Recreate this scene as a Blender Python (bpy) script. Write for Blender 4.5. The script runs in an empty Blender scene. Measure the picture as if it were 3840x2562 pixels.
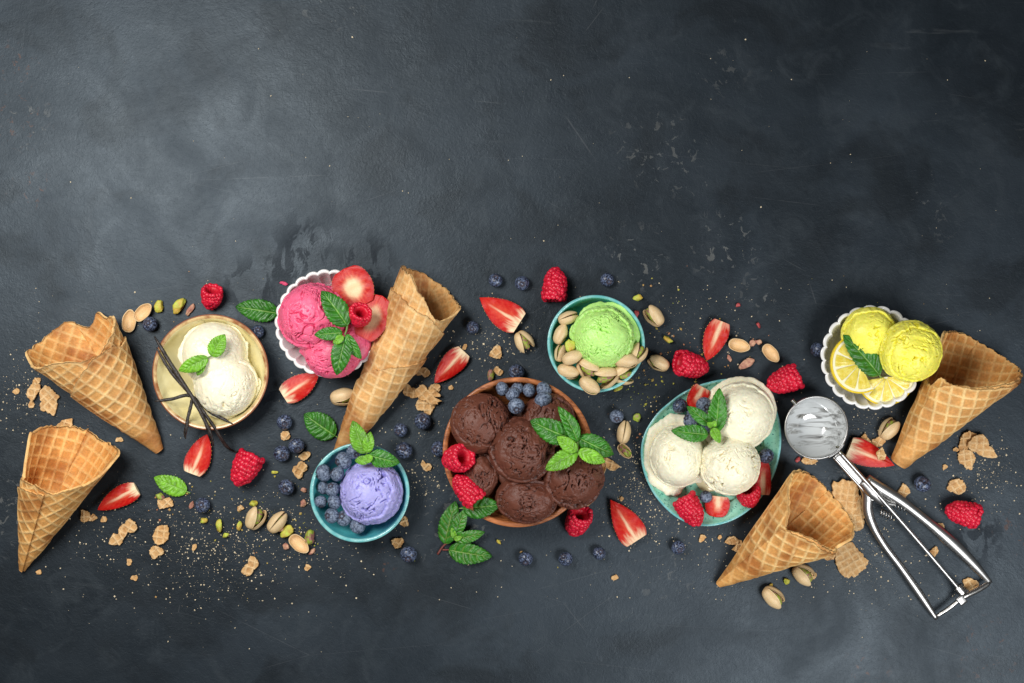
import bpy, math, random
import numpy as np

# ------------------------------------------------------------------ camera, world, lamps, exposure
U = 0.00025            # one working unit = 0.25 mm
D = 5333.0             # camera height in working units
CX, CY = 1920.0, 1281.0
sc = bpy.context.scene
COL = sc.collection
cam_d = bpy.data.cameras.new('camera'); cam_d.lens = 50; cam_d.sensor_width = 36
cam_d.clip_start = 0.05; cam_d.clip_end = 20
cam = bpy.data.objects.new('camera', cam_d); COL.objects.link(cam)
cam.location = (0, 0, D * U); sc.camera = cam
w = bpy.data.worlds.new('World'); sc.world = w; w.use_nodes = True
w.node_tree.nodes['Background'].inputs[0].default_value = (0.93, 0.97, 1.0, 1)
w.node_tree.nodes['Background'].inputs[1].default_value = 0.10
def lamp(name, loc, target, size, power, color):
    l = bpy.data.lights.new(name, 'AREA'); l.shape = 'SQUARE'; l.size = size; l.energy = power; l.color = color
    o = bpy.data.objects.new(name, l); COL.objects.link(o); o.location = loc
    from mathutils import Vector
    o.rotation_euler = (Vector(target) - Vector(loc)).to_track_quat('-Z', 'Y').to_euler()
lamp('key_softbox', (-0.47, 0.24, 0.80), (-0.20, 0.0, 0), 0.40, 9.0, (1.0, 0.985, 0.96))
lamp('fill_softbox', (0.53, -0.50, 0.78), (0.30, -0.16, 0), 0.40, 6.6, (0.97, 0.985, 1.0))
sc.view_settings.view_transform = 'Standard'; sc.view_settings.look = 'None'
sc.view_settings.exposure = 0.0; sc.view_settings.gamma = 1.0; sc.view_settings.use_curve_mapping = False
try: sc.cycles.use_denoising = True
except Exception: pass

# ------------------------------------------------------------------ helpers
rng = np.random.default_rng(7)
def lin(r, g, b):
    f = lambda c: (c/255/12.92) if c/255 <= 0.04045 else ((c/255+0.055)/1.055)**2.4
    return np.array([f(r), f(g), f(b)])
def W(px, py, z):
    k = 1 - z/D
    return np.array([(px-CX)*k, (CY-py)*k, float(z)])
def sstep(a, b, x):
    t = np.clip((x-a)/(b-a), 0, 1); return t*t*(3-2*t)
def _h(ix, iy, iz, seed):
    n = (ix*374761393 + iy*668265263 + iz*2147483647 + seed*974634541) & 0xffffffff
    n = ((n ^ (n >> 13))*1274126177) & 0xffffffff
    n = ((n ^ (n >> 16))*2246822519) & 0xffffffff
    return ((n ^ (n >> 15)) & 0xffffff)/float(0x7fffff) - 1.0
def noise(p, seed=0):
    p = np.asarray(p, float); i = np.floor(p).astype(np.int64); f = p - i
    u = f*f*f*(f*(f*6-15)+10); r = 0
    for dx in (0, 1):
        for dy in (0, 1):
            for dz in (0, 1):
                wt = (u[:,0] if dx else 1-u[:,0])*(u[:,1] if dy else 1-u[:,1])*(u[:,2] if dz else 1-u[:,2])
                r = r + wt*_h(i[:,0]+dx, i[:,1]+dy, i[:,2]+dz, seed)
    return r
def fbm(p, seed=0, o=3):
    r = 0; a = 1; s = 0
    for k in range(o):
        r = r + a*noise(np.asarray(p)*2**k + 17.3*k, seed+k); s += a; a *= .5
    return r/s
def n1(x, seed=0):
    x = np.asarray(x, float); return noise(np.stack([x, x*0+.37, x*0+.71], -1), seed)

ORG = {}
def mesh(name, v, f, cols=None, smooth=True):
    me = bpy.data.meshes.new(name)
    me.from_pydata((np.asarray(v)*U).tolist(), [], f if isinstance(f, list) else f.tolist())
    if cols is not None:
        a = me.color_attributes.new('Col', 'FLOAT_COLOR', 'POINT')
        c = np.ones((len(v), 4)); c[:, :3] = cols; a.data.foreach_set('color', c.ravel())
    if smooth: me.polygons.foreach_set('use_smooth', np.ones(len(me.polygons), bool))
    me.update()
    return me
def link(name, me, mat=None, parent=None, loc=None, rot=None, scale=None):
    o = bpy.data.objects.new(name, me); COL.objects.link(o)
    if mat is not None and me is not None and len(me.materials) == 0: me.materials.append(mat)
    if parent is not None: o.parent = parent
    if loc is not None: o.location = (np.asarray(loc)*U).tolist()
    if rot is not None: o.rotation_euler = rot
    if scale is not None: o.scale = scale
    return o
def tag(o, label, cat, group=None, kind=None):
    o['label'] = label; o['category'] = cat
    if group: o['group'] = group
    if kind: o['kind'] = kind
    return o
def thing(name, label, cat, loc, rot=None, group=None, scale=None):
    o = link(name, None, None, None, loc, rot, scale); o.empty_display_size = 0.01
    ORG[o.name] = np.asarray(loc, float)
    return tag(o, label, cat, group)
def part(name, v, f, mat, parent, cols=None, smooth=True):          # world-unit vertices, child of an unrotated thing
    return link(name, mesh(name, np.asarray(v)-ORG[parent.name], f, cols, smooth), mat, parent)
def solo(name, v, f, mat, label, cat, org, cols=None, group=None, smooth=True):
    o = link(name, mesh(name, np.asarray(v)-np.asarray(org), f, cols, smooth), mat, None, org)
    ORG[o.name] = np.asarray(org, float)
    return tag(o, label, cat, group)
def gridf(nr, nc, wrap=False, off=0, flip=False):
    i, j = np.meshgrid(np.arange(nr-1), np.arange(nc if wrap else nc-1), indexing='ij')
    a = i*nc+j; b = i*nc+(j+1) % nc; q = np.stack([a, b, b+nc, a+nc], -1).reshape(-1, 4)+off
    return q[:, ::-1] if flip else q
def weld(v, f):
    key = np.round(v, 5); _, idx, inv = np.unique(key, axis=0, return_index=True, return_inverse=True)
    return v[idx], inv.ravel()[f]
_cs = {}
def csphere(n):
    if n in _cs: return _cs[n]
    V = []; F = []; t = np.tan(np.linspace(-np.pi/4, np.pi/4, n))
    a, b = np.meshgrid(t, t, indexing='ij'); o = np.ones_like(a)
    for k, (x, y, z) in enumerate([(a, b, o), (b, a, -o), (o, a, b), (-o, b, a), (b, o, a), (a, -o, b)]):
        V.append(np.stack([x, y, z], -1).reshape(-1, 3)); F.append(gridf(n, n, off=k*n*n))
    V = np.concatenate(V); V /= np.linalg.norm(V, axis=1)[:, None]
    # orient faces outwards
    F = np.concatenate(F); c = V[F].mean(1); nn = np.cross(V[F[:,1]]-V[F[:,0]], V[F[:,2]]-V[F[:,0]])
    bad = (c*nn).sum(1) < 0; F[bad] = F[bad][:, ::-1]
    _cs[n] = weld(V, F); return _cs[n]
def lathe(prof, n=128, rad=None):
    """prof: list of (r, z); rad(theta, i) -> radial factor"""
    th = np.linspace(0, 2*np.pi, n, endpoint=False); V = []
    for i, (r, z) in enumerate(prof):
        k = rad(th, i) if rad is not None else 1.0
        V.append(np.stack([r*k*np.cos(th), r*k*np.sin(th), np.full(n, float(z))], -1))
    return np.concatenate(V), gridf(len(prof), n, True)
def smoothprof(pts, n):
    pts = np.array(pts, float); d = np.r_[0, np.cumsum(np.hypot(*np.diff(pts, axis=0).T))]
    s = np.linspace(0, d[-1], n); out = []
    for k in range(2):
        y = pts[:, k]; m = np.gradient(y, d); i = np.clip(np.searchsorted(d, s)-1, 0, len(d)-2); h = d[i+1]-d[i]; t = (s-d[i])/h
        out.append((2*t**3-3*t**2+1)*y[i]+(t**3-2*t**2+t)*h*m[i]+(-2*t**3+3*t**2)*y[i+1]+(t**3-t**2)*h*m[i+1])
    return list(zip(*out))
def spline(P, n):
    P = np.array(P, float); d = np.r_[0, np.cumsum(np.linalg.norm(np.diff(P, axis=0), axis=1))]; s = np.linspace(0, d[-1], n)
    out = []
    for k in range(P.shape[1]):
        y = P[:, k]; m = np.gradient(y, d); i = np.clip(np.searchsorted(d, s)-1, 0, len(d)-2); h = d[i+1]-d[i]; t = (s-d[i])/h
        out.append((2*t**3-3*t**2+1)*y[i]+(t**3-2*t**2+t)*h*m[i]+(-2*t**3+3*t**2)*y[i+1]+(t**3-t**2)*h*m[i+1])
    return np.stack(out, -1)
def tube(P, wr, hr=None, ns=10, sq=2.0):
    """sweep an (super)elliptic section, w sideways and h upwards, capped"""
    P = np.asarray(P, float); n = len(P); wr = np.broadcast_to(wr, n); hr = wr if hr is None else np.broadcast_to(hr, n)
    T = np.gradient(P, axis=0); T /= np.linalg.norm(T, axis=1)[:, None]
    up = np.array([0, 0, 1.0]); S = np.cross(T, up); L = np.linalg.norm(S, axis=1)
    S[L < 1e-3] = (1, 0, 0); S /= np.linalg.norm(S, axis=1)[:, None]; N = np.cross(S, T)
    a = np.linspace(0, 2*np.pi, ns, endpoint=False); c, s = np.cos(a), np.sin(a)
    c = np.sign(c)*np.abs(c)**(2/sq); s = np.sign(s)*np.abs(s)**(2/sq)
    V = (P[:, None]+S[:, None]*(c[None, :, None]*wr[:, None, None])+N[:, None]*(s[None, :, None]*hr[:, None, None])).reshape(-1, 3)
    F = [list(q) for q in gridf(n, ns, True)]
    F.append(list(range(ns))[::-1]); F.append([(n-1)*ns+i for i in range(ns)])
    return V, F
def joinm(*ms):
    V = []; F = []; o = 0
    for v, f in ms:
        V.append(v); F += [[int(i)+o for i in q] for q in f]; o += len(v)
    return np.concatenate(V), F

# ------------------------------------------------------------------ materials
def M(name, col=(.5, .5, .5), attr=False, rough=.5, spec=.5, var=0.0, vscale=300, vcol=None, bump=0.0, bscale=600, bdet=4,
      sss=0.0, sssr=(1, .5, .3), sscale=.002, metal=0.0, coat=0.0, trans=0.0, lo=.4, hi=.6, speck=None, rvar=0.0):
    m = bpy.data.materials.new(name); m.use_nodes = True; nt = m.node_tree; N = nt.nodes; Lk = nt.links; P = N['Principled BSDF']
    P.inputs['Roughness'].default_value = rough; P.inputs['Metallic'].default_value = metal
    P.inputs['Specular IOR Level'].default_value = spec; P.inputs['Coat Weight'].default_value = coat
    P.inputs['Coat Roughness'].default_value = .08
    if trans: P.inputs['Transmission Weight'].default_value = trans
    if sss:
        P.inputs['Subsurface Weight'].default_value = sss; P.inputs['Subsurface Radius'].default_value = sssr; P.inputs['Subsurface Scale'].default_value = sscale
    tc = N.new('ShaderNodeTexCoord'); oi = N.new('ShaderNodeObjectInfo'); add = N.new('ShaderNodeVectorMath'); add.operation = 'MULTIPLY_ADD'
    cmb = N.new('ShaderNodeCombineXYZ')
    for k in range(3): Lk.new(oi.outputs['Random'], cmb.inputs[k])
    Lk.new(cmb.outputs[0], add.inputs[0]); add.inputs[1].default_value = (3.1, 1.7, 2.3); Lk.new(tc.outputs['Object'], add.inputs[2])
    vec = add.outputs[0]
    if attr:
        at = N.new('ShaderNodeAttribute'); at.attribute_name = 'Col'; c = at.outputs['Color']
    else:
        rgb = N.new('ShaderNodeRGB'); rgb.outputs[0].default_value = (*col, 1); c = rgb.outputs[0]
    def nz(scale, det=4, ro=.55):
        t = N.new('ShaderNodeTexNoise'); t.inputs['Scale'].default_value = scale; t.inputs['Detail'].default_value = det; t.inputs['Roughness'].default_value = ro
        Lk.new(vec, t.inputs['Vector']); return t.outputs['Fac']
    def mapr(x, a, b, c0, c1):
        t = N.new('ShaderNodeMapRange'); Lk.new(x, t.inputs[0])
        for k, vv in enumerate((a, b, c0, c1)): t.inputs[k+1].default_value = vv
        return t.outputs[0]
    def mix(f, a, b, typ='MIX'):
        t = N.new('ShaderNodeMix'); t.data_type = 'RGBA'; t.blend_type = typ
        if isinstance(f, float): t.inputs[0].default_value = f
        else: Lk.new(f, t.inputs[0])
        for i, x in ((6, a), (7, b)):
            if isinstance(x, (tuple, list, np.ndarray)): t.inputs[i].default_value = (*x, 1)
            else: Lk.new(x, t.inputs[i])
        return t.outputs[2]
    if vcol is not None: c = mix(mapr(nz(vscale), lo, hi, 0, 1), c, tuple(vcol))
    if var:
        g = mapr(nz(vscale*1.7), .3, .7, 1-var, 1+var); cc = N.new('ShaderNodeCombineXYZ')
        for k in range(3): Lk.new(g, cc.inputs[k])
        c = mix(1.0, c, cc.outputs[0], 'MULTIPLY')
    if speck is not None:                                   # (colour, scale, threshold)
        c = mix(mapr(nz(speck[1], 5, .7), speck[2], speck[2]+.05, 0, 1), c, tuple(speck[0]))
    Lk.new(c, P.inputs['Base Color'])
    if rvar: Lk.new(mapr(nz(vscale*.8), .35, .65, rough-rvar, rough+rvar), P.inputs['Roughness'])
    if bump:
        b = N.new('ShaderNodeBump'); b.inputs['Strength'].default_value = bump; b.inputs['Distance'].default_value = .001
        Lk.new(nz(bscale, bdet, .6), b.inputs['Height']); Lk.new(b.outputs[0], P.inputs['Normal'])
    return m

def table_material():
    m = bpy.data.materials.new('slate_paint'); m.use_nodes = True; nt = m.node_tree; N = nt.nodes; Lk = nt.links; P = N['Principled BSDF']
    tc = N.new('ShaderNodeTexCoord'); vec = tc.outputs['Object']
    def nz(scale, det=5, ro=.55, dist=0.0, v=None):
        t = N.new('ShaderNodeTexNoise'); t.inputs['Scale'].default_value = scale; t.inputs['Detail'].default_value = det
        t.inputs['Roughness'].default_value = ro; t.inputs['Distortion'].default_value = dist; Lk.new(v or vec, t.inputs['Vector']); return t.outputs['Fac']
    def mapr(x, a, b, c0, c1):
        t = N.new('ShaderNodeMapRange'); Lk.new(x, t.inputs[0])
        for k, vv in enumerate((a, b, c0, c1)): t.inputs[k+1].default_value = vv
        return t.outputs[0]
    def mix(f, a, b):
        t = N.new('ShaderNodeMix'); t.data_type = 'RGBA'; Lk.new(f, t.inputs[0])
        for i, x in ((6, a), (7, b)):
            if isinstance(x, tuple): t.inputs[i].default_value = (*x, 1)
            else: Lk.new(x, t.inputs[i])
        return t.outputs[2]
    def mul(a, b, op='MULTIPLY'):
        t = N.new('ShaderNodeMath'); t.operation = op
        for i, x in enumerate((a, b)):
            if isinstance(x, (int, float)): t.inputs[i].default_value = x
            else: Lk.new(x, t.inputs[i])
        return t.outputs[0]
    def shifted(s, off, rot=0):
        t = N.new('ShaderNodeMapping'); t.inputs['Scale'].default_value = s; t.inputs['Location'].default_value = off; t.inputs['Rotation'].default_value = (0, 0, rot)
        Lk.new(vec, t.inputs['Vector']); return t.outputs[0]
    c = mix(mapr(nz(3.4, 7, .62, .8), .38, .64, 0, 1), (.0078, .0112, .0152), (.0235, .0315, .0405))
    c = mix(mapr(nz(26, 6, .65, 1.2), .5, .72, 0, .4), c, (.040, .049, .057))
    c = mix(mapr(nz(11, 4, .6, .5, shifted((1, 1, 1), (4, 2, 0))), .52, .64, 0, .75), c, (.006, .008, .0105))
    # rubbed streaks, worn chips, rust
    st = nz(60, 5, .6, .4, shifted((.18, 1.6, 1), (1, 0, 0), .5))
    c = mix(mul(mapr(st, .66, .76, 0, .22), mapr(nz(5), .45, .6, 0, 1)), c, (.14, .15, .155))
    def near(*spots):                                        # worn places, each with its own soft border
        tot = None
        for (px, py, r) in spots:
            t = N.new('ShaderNodeVectorMath'); t.operation = 'DISTANCE'; Lk.new(vec, t.inputs[0]); t.inputs[1].default_value = ((px-CX)*U, (CY-py)*U, 0)
            g = mapr(t.outputs['Value'], r*U*.35, r*U, 1, 0); tot = g if tot is None else mul(tot, g, 'MAXIMUM')
        return tot
    chip = mul(mapr(nz(95, 4, .65, .8), .60, .625, 0, 1), mul(mul(mapr(nz(5.5, 2, .5, 0, shifted((1, 1, 1), (9, 3, 0))), .62, .68, 0, .5), mul(near((2720, 920, 170), (2380, 970, 150), (2850, 1100, 90), (1480, 1110, 90), (100, 470, 130), (60, 1900, 200), (2610, 690, 60), (2340, 2270, 70)), .75), 'MAXIMUM'), 1.0))
    wet = mul(mapr(nz(42, 4, .6, .9, shifted((1.5, .8, 1), (6, 1, 0), .6)), .49, .54, 0, 1), near((1130, 930, 150), (950, 1080, 150), (1370, 990, 140), (1060, 1010, 110), (3660, 2000, 150), (1010, 1480, 120)))
    c = mix(mul(wet, .7), c, (.010, .013, .018))
    c = mix(mul(chip, .7), c, (.15, .15, .14))
    rust = mul(mapr(nz(120, 4, .7, .5, shifted((1, 1, 1), (3, 7, 0))), .6, .64, 0, 1), mul(near((70, 430, 150), (120, 720, 110), (50, 250, 120), (3700, 2450, 160), (1440, 2110, 60), (3250, 2520, 110), (3820, 2000, 120)), .85))
    c = mix(rust, c, (.075, .034, .02))
    for (sx, rot, off) in ((.6, .35, 1.0), (.5, 1.2, 4.0), (.7, 2.3, 8.0)):
        wv = N.new('ShaderNodeTexVoronoi'); wv.feature = 'DISTANCE_TO_EDGE'; wv.inputs['Scale'].default_value = 5.0
        Lk.new(shifted((sx, 3.0, 1), (off, off*.7, 0), rot), wv.inputs['Vector'])
        sm = mul(mapr(wv.outputs['Distance'], 0, .0020, .18, 0), mapr(nz(9, 3, .6, 0, shifted((1, 1, 1), (off, 5, 0))), .57, .62, 0, 1))
        c = mix(sm, c, (.2, .205, .21))
    Lk.new(c, P.inputs['Base Color'])
    Lk.new(mapr(wet, 0, 1, .42, .2), P.inputs['Specular IOR Level']); P.inputs['Specular Tint'].default_value = (.77, .90, 1.0, 1)
    Lk.new(mul(mapr(nz(14, 5, .6, .8), .3, .7, .40, .56), mul(wet, .02), 'ADD'), P.inputs['Roughness'])
    h = mul(mul(nz(210, 6, .62, 1.6), 1.0), mul(nz(34, 4, .6, 2.2), 1.0), 'ADD')
    h = mul(h, mul(chip, -.5), 'ADD')
    b = N.new('ShaderNodeBump'); b.inputs['Strength'].default_value = .31; b.inputs['Distance'].default_value = .0010
    Lk.new(h, b.inputs['Height']); Lk.new(b.outputs[0], P.inputs['Normal'])
    return m

MAT = {}
MAT['table'] = table_material()
MAT['waffle'] = M('waffle', attr=True, rough=.62, spec=.35, var=.16, vscale=260, bump=.35, bscale=900, sss=.08, sssr=(1, .5, .2), sscale=.001)
MAT['wafer'] = M('wafer_crumb', attr=True, rough=.75, spec=.2, var=.18, vscale=500, bump=.5, bscale=1400)
def icm(n, c, **k):
    kw = dict(attr=True, rough=.38, spec=.45, bump=.2, bscale=1500, bdet=5, sss=.25, sssr=(1, .7, .5), sscale=.0016, var=.09, vscale=130); kw.update(k)
    return M(n, c, **kw)
MAT['ice'] = icm('ice_cream', (1, 1, 1))
MAT['melt'] = M('melted_ice_cream', attr=True, rough=.14, spec=.5, coat=.3)
MAT['choc_ice'] = icm('chocolate_ice_cream', (1, 1, 1), sss=.0, rough=.44, spec=.4, bump=.3)
MAT['teal'] = M('teal_glaze', tuple(lin(84, 178, 182)), rough=.16, coat=.3, vcol=tuple(lin(54, 148, 156)), vscale=60, lo=.35, hi=.7)
MAT['teal_light'] = M('aqua_glaze', tuple(lin(92, 188, 178)), rough=.16, coat=.3, vcol=tuple(lin(52, 160, 146)), vscale=55, lo=.35, hi=.7, speck=(tuple(lin(20, 75, 70)), 420, .70))
MAT['teal_rim'] = M('pale_glaze_edge', tuple(lin(140, 200, 198)), rough=.2, coat=.3, vcol=tuple(lin(105, 180, 182)), vscale=160)
MAT['plate'] = M('speckled_turquoise_glaze', tuple(lin(154, 212, 188)), rough=.24, coat=.2, vcol=tuple(lin(122, 194, 170)), vscale=90, lo=.35, hi=.65, speck=(tuple(lin(30, 104, 100)), 330, .56))
MAT['cream'] = M('cream_glaze', tuple(lin(238, 229, 182)), rough=.22, coat=.25, vcol=tuple(lin(222, 208, 148)), vscale=55, lo=.4, hi=.7, var=.05)
MAT['cream_rim'] = M('toasted_glaze_edge', tuple(lin(214, 186, 132)), rough=.3, coat=.2, vcol=tuple(lin(150, 98, 58)), vscale=70, lo=.42, hi=.62)
MAT['brown_line'] = M('brown_clay_edge', tuple(lin(142, 86, 54)), rough=.5, var=.2, vscale=120)
MAT['crack'] = M('hairline_crack', (.09, .075, .04), rough=.8)
MAT['white'] = M('white_porcelain', (.80, .79, .77), rough=.13, coat=.4)
MAT['seed'] = M('seed', tuple(lin(212, 172, 84)), rough=.5)
def wood():
    m = M('turned_wood', attr=False, rough=.42, coat=.12, var=.12, vscale=200, bump=.2, bscale=700); nt = m.node_tree; N = nt.nodes; Lk = nt.links; P = N['Principled BSDF']
    tc = N.new('ShaderNodeTexCoord'); mp = N.new('ShaderNodeMapping'); mp.inputs['Scale'].default_value = (18, 90, 140); Lk.new(tc.outputs['Object'], mp.inputs[0])
    t = N.new('ShaderNodeTexNoise'); t.inputs['Scale'].default_value = 2.5; t.inputs['Detail'].default_value = 6; t.inputs['Distortion'].default_value = 1.2; Lk.new(mp.outputs[0], t.inputs['Vector'])
    r = N.new('ShaderNodeValToRGB'); r.color_ramp.elements[0].color = (*lin(112, 58, 28), 1); r.color_ramp.elements[1].color = (*lin(206, 130, 78), 1)
    r.color_ramp.elements[0].position = .3; r.color_ramp.elements[1].position = .7; Lk.new(t.outputs['Fac'], r.inputs[0]); Lk.new(r.outputs[0], P.inputs['Base Color'])
    return m
MAT['wood'] = wood()
MAT['berry'] = M('blueberry_skin', tuple(lin(24, 27, 38)), rough=.30, spec=.5, vcol=tuple(lin(122, 138, 172)), vscale=190, lo=.42, hi=.74, var=.15, bump=.08, bscale=900)
MAT['berry_bloom'] = M('blueberry_bloom', tuple(lin(48, 58, 78)), rough=.5, spec=.4, vcol=tuple(lin(132, 146, 168)), vscale=170, lo=.36, hi=.66, var=.15, bump=.08, bscale=900)
MAT['crown'] = M('blueberry_crown', tuple(lin(26, 27, 42)), rough=.65, vcol=tuple(lin(74, 66, 78)), vscale=500, var=.2)
MAT['rasp'] = M('raspberry_flesh', tuple(lin(216, 28, 60)), rough=.36, spec=.5, vcol=tuple(lin(192, 14, 44)), vscale=160, lo=.4, hi=.65, sss=.35, sssr=(1, .12, .12), sscale=.0014, bump=.1, bscale=1800)
MAT['rasp_in'] = M('raspberry_hollow', tuple(lin(196, 20, 44)), rough=.5, sss=.2, sssr=(1, .1, .1), sscale=.001)
MAT['straw_cut'] = M('strawberry_cut', attr=True, rough=.42, spec=.28, var=.08, vscale=500, bump=.15, bscale=900)
MAT['straw_skin'] = M('strawberry_skin', tuple(lin(206, 26, 22)), rough=.28, vcol=tuple(lin(226, 48, 30)), vscale=120, var=.1, bump=.4, bscale=420, sss=.15, sssr=(1, .15, .1), sscale=.001)
MAT['leaf'] = M('mint_leaf', attr=True, rough=.34, spec=.5, var=.26, vscale=90, bump=.35, bscale=900, sss=.12, sssr=(.5, 1, .2), sscale=.0008)
MAT['midrib'] = M('mint_midrib', tuple(lin(132, 168, 84)), rough=.5)
MAT['stem'] = M('mint_stem', tuple(lin(96, 128, 58)), rough=.5, var=.15, vscale=300)
MAT['stem_red'] = M('reddish_mint_stem', tuple(lin(110, 52, 44)), rough=.5, var=.2, vscale=300)
MAT['shell'] = M('pistachio_shell', attr=True, rough=.45, spec=.4, var=.08, vscale=220, bump=.12, bscale=700, sss=.1, sssr=(1, .7, .4), sscale=.001)
MAT['kernel'] = M('pistachio_kernel', tuple(lin(150, 168, 58)), rough=.5, vcol=tuple(lin(150, 98, 92)), vscale=170, lo=.46, hi=.6, var=.15, bump=.3, bscale=700)
MAT['kernel_cut'] = M('pistachio_kernel_cut', tuple(lin(186, 196, 72)), rough=.55, vcol=tuple(lin(196, 160, 66)), vscale=150, lo=.42, hi=.62, var=.15, bump=.4, bscale=900)
MAT['skin'] = M('pistachio_skin', tuple(lin(176, 118, 100)), rough=.65, vcol=tuple(lin(206, 160, 128)), vscale=220, var=.15, bump=.4, bscale=700)
MAT['red_skin'] = M('red_skin_flake', tuple(lin(168, 66, 66)), rough=.5, var=.2, vscale=300)
MAT['rind'] = M('lemon_rind', tuple(lin(248, 216, 40)), rough=.35, bump=.3, bscale=900, var=.06)
MAT['pith'] = M('lemon_pith', tuple(lin(246, 240, 202)), rough=.5, var=.04, vscale=400)
MAT['lemon'] = M('lemon_flesh', tuple(lin(240, 222, 112)), rough=.26, vcol=tuple(lin(226, 202, 72)), vscale=200, coat=.1, sss=.3, sssr=(1, .8, .2), sscale=.0016, bump=.4, bscale=380)
MAT['vanilla'] = M('vanilla_pod', tuple(lin(52, 45, 41)), rough=.36, spec=.5, vcol=tuple(lin(28, 22, 19)), vscale=300, var=.25, bump=.7, bscale=650)
MAT['steel'] = M('polished_steel', (.42, .415, .405), rough=.36, metal=1.0)
MAT['dark_steel'] = M('worn_steel', (.42, .41, .39), rough=.25, metal=1.0, var=.2, vscale=150)
def milk():
    m = M('milk_smeared_steel', (.7, .7, .69), rough=.14, metal=1.0); nt = m.node_tree; N = nt.nodes; Lk = nt.links; P = N['Principled BSDF']
    tc = N.new('ShaderNodeTexCoord'); mp = N.new('ShaderNodeMapping'); mp.inputs['Rotation'].default_value = (0, 0, -.62); mp.inputs['Scale'].default_value = (16, 170, 60)
    Lk.new(tc.outputs['Object'], mp.inputs[0]); t = N.new('ShaderNodeTexNoise'); t.inputs['Scale'].default_value = 1.1; t.inputs['Detail'].default_value = 4; t.inputs['Distortion'].default_value = .8
    Lk.new(mp.outputs[0], t.inputs['Vector']); r = N.new('ShaderNodeMapRange'); Lk.new(t.outputs['Fac'], r.inputs[0]); r.inputs[1].default_value = .50; r.inputs[2].default_value = .33
    r.inputs[3].default_value = .0; r.inputs[4].default_value = 1.0
    Lk.new(r.outputs[0], P.inputs['Metallic'])
    mx = N.new('ShaderNodeMix'); mx.data_type = 'RGBA'; Lk.new(r.outputs[0], mx.inputs[0]); mx.inputs[6].default_value = (.60, .62, .62, 1); mx.inputs[7].default_value = (.40, .39, .37, 1)
    Lk.new(mx.outputs[2], P.inputs['Base Color']); P.inputs['Roughness'].default_value = .16
    return m
MAT['milk'] = milk()
MAT['dust'] = M('waffle_dust', tuple(lin(222, 206, 174)), rough=.8, var=.25, vscale=40)
MAT['green_dust'] = M('pistachio_dust', tuple(lin(176, 184, 70)), rough=.7, vcol=tuple(lin(190, 130, 96)), vscale=25, var=.2)

# ------------------------------------------------------------------ the setting
def build_table():
    hx, hy, t = 5200, 4000, 120
    v = [(x, y, z) for z in (0, -t) for x, y in ((-hx, -hy), (hx, -hy), (hx, hy), (-hx, hy))]
    f = [[0, 1, 2, 3], [7, 6, 5, 4], [0, 4, 5, 1], [1, 5, 6, 2], [2, 6, 7, 3], [3, 7, 4, 0]]
    o = link('table_top', mesh('table_top', v, f, smooth=False), MAT['table']); o['kind'] = 'structure'
    o['label'] = 'dark slate grey painted table top with scratches and worn chips'
build_table()

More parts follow.
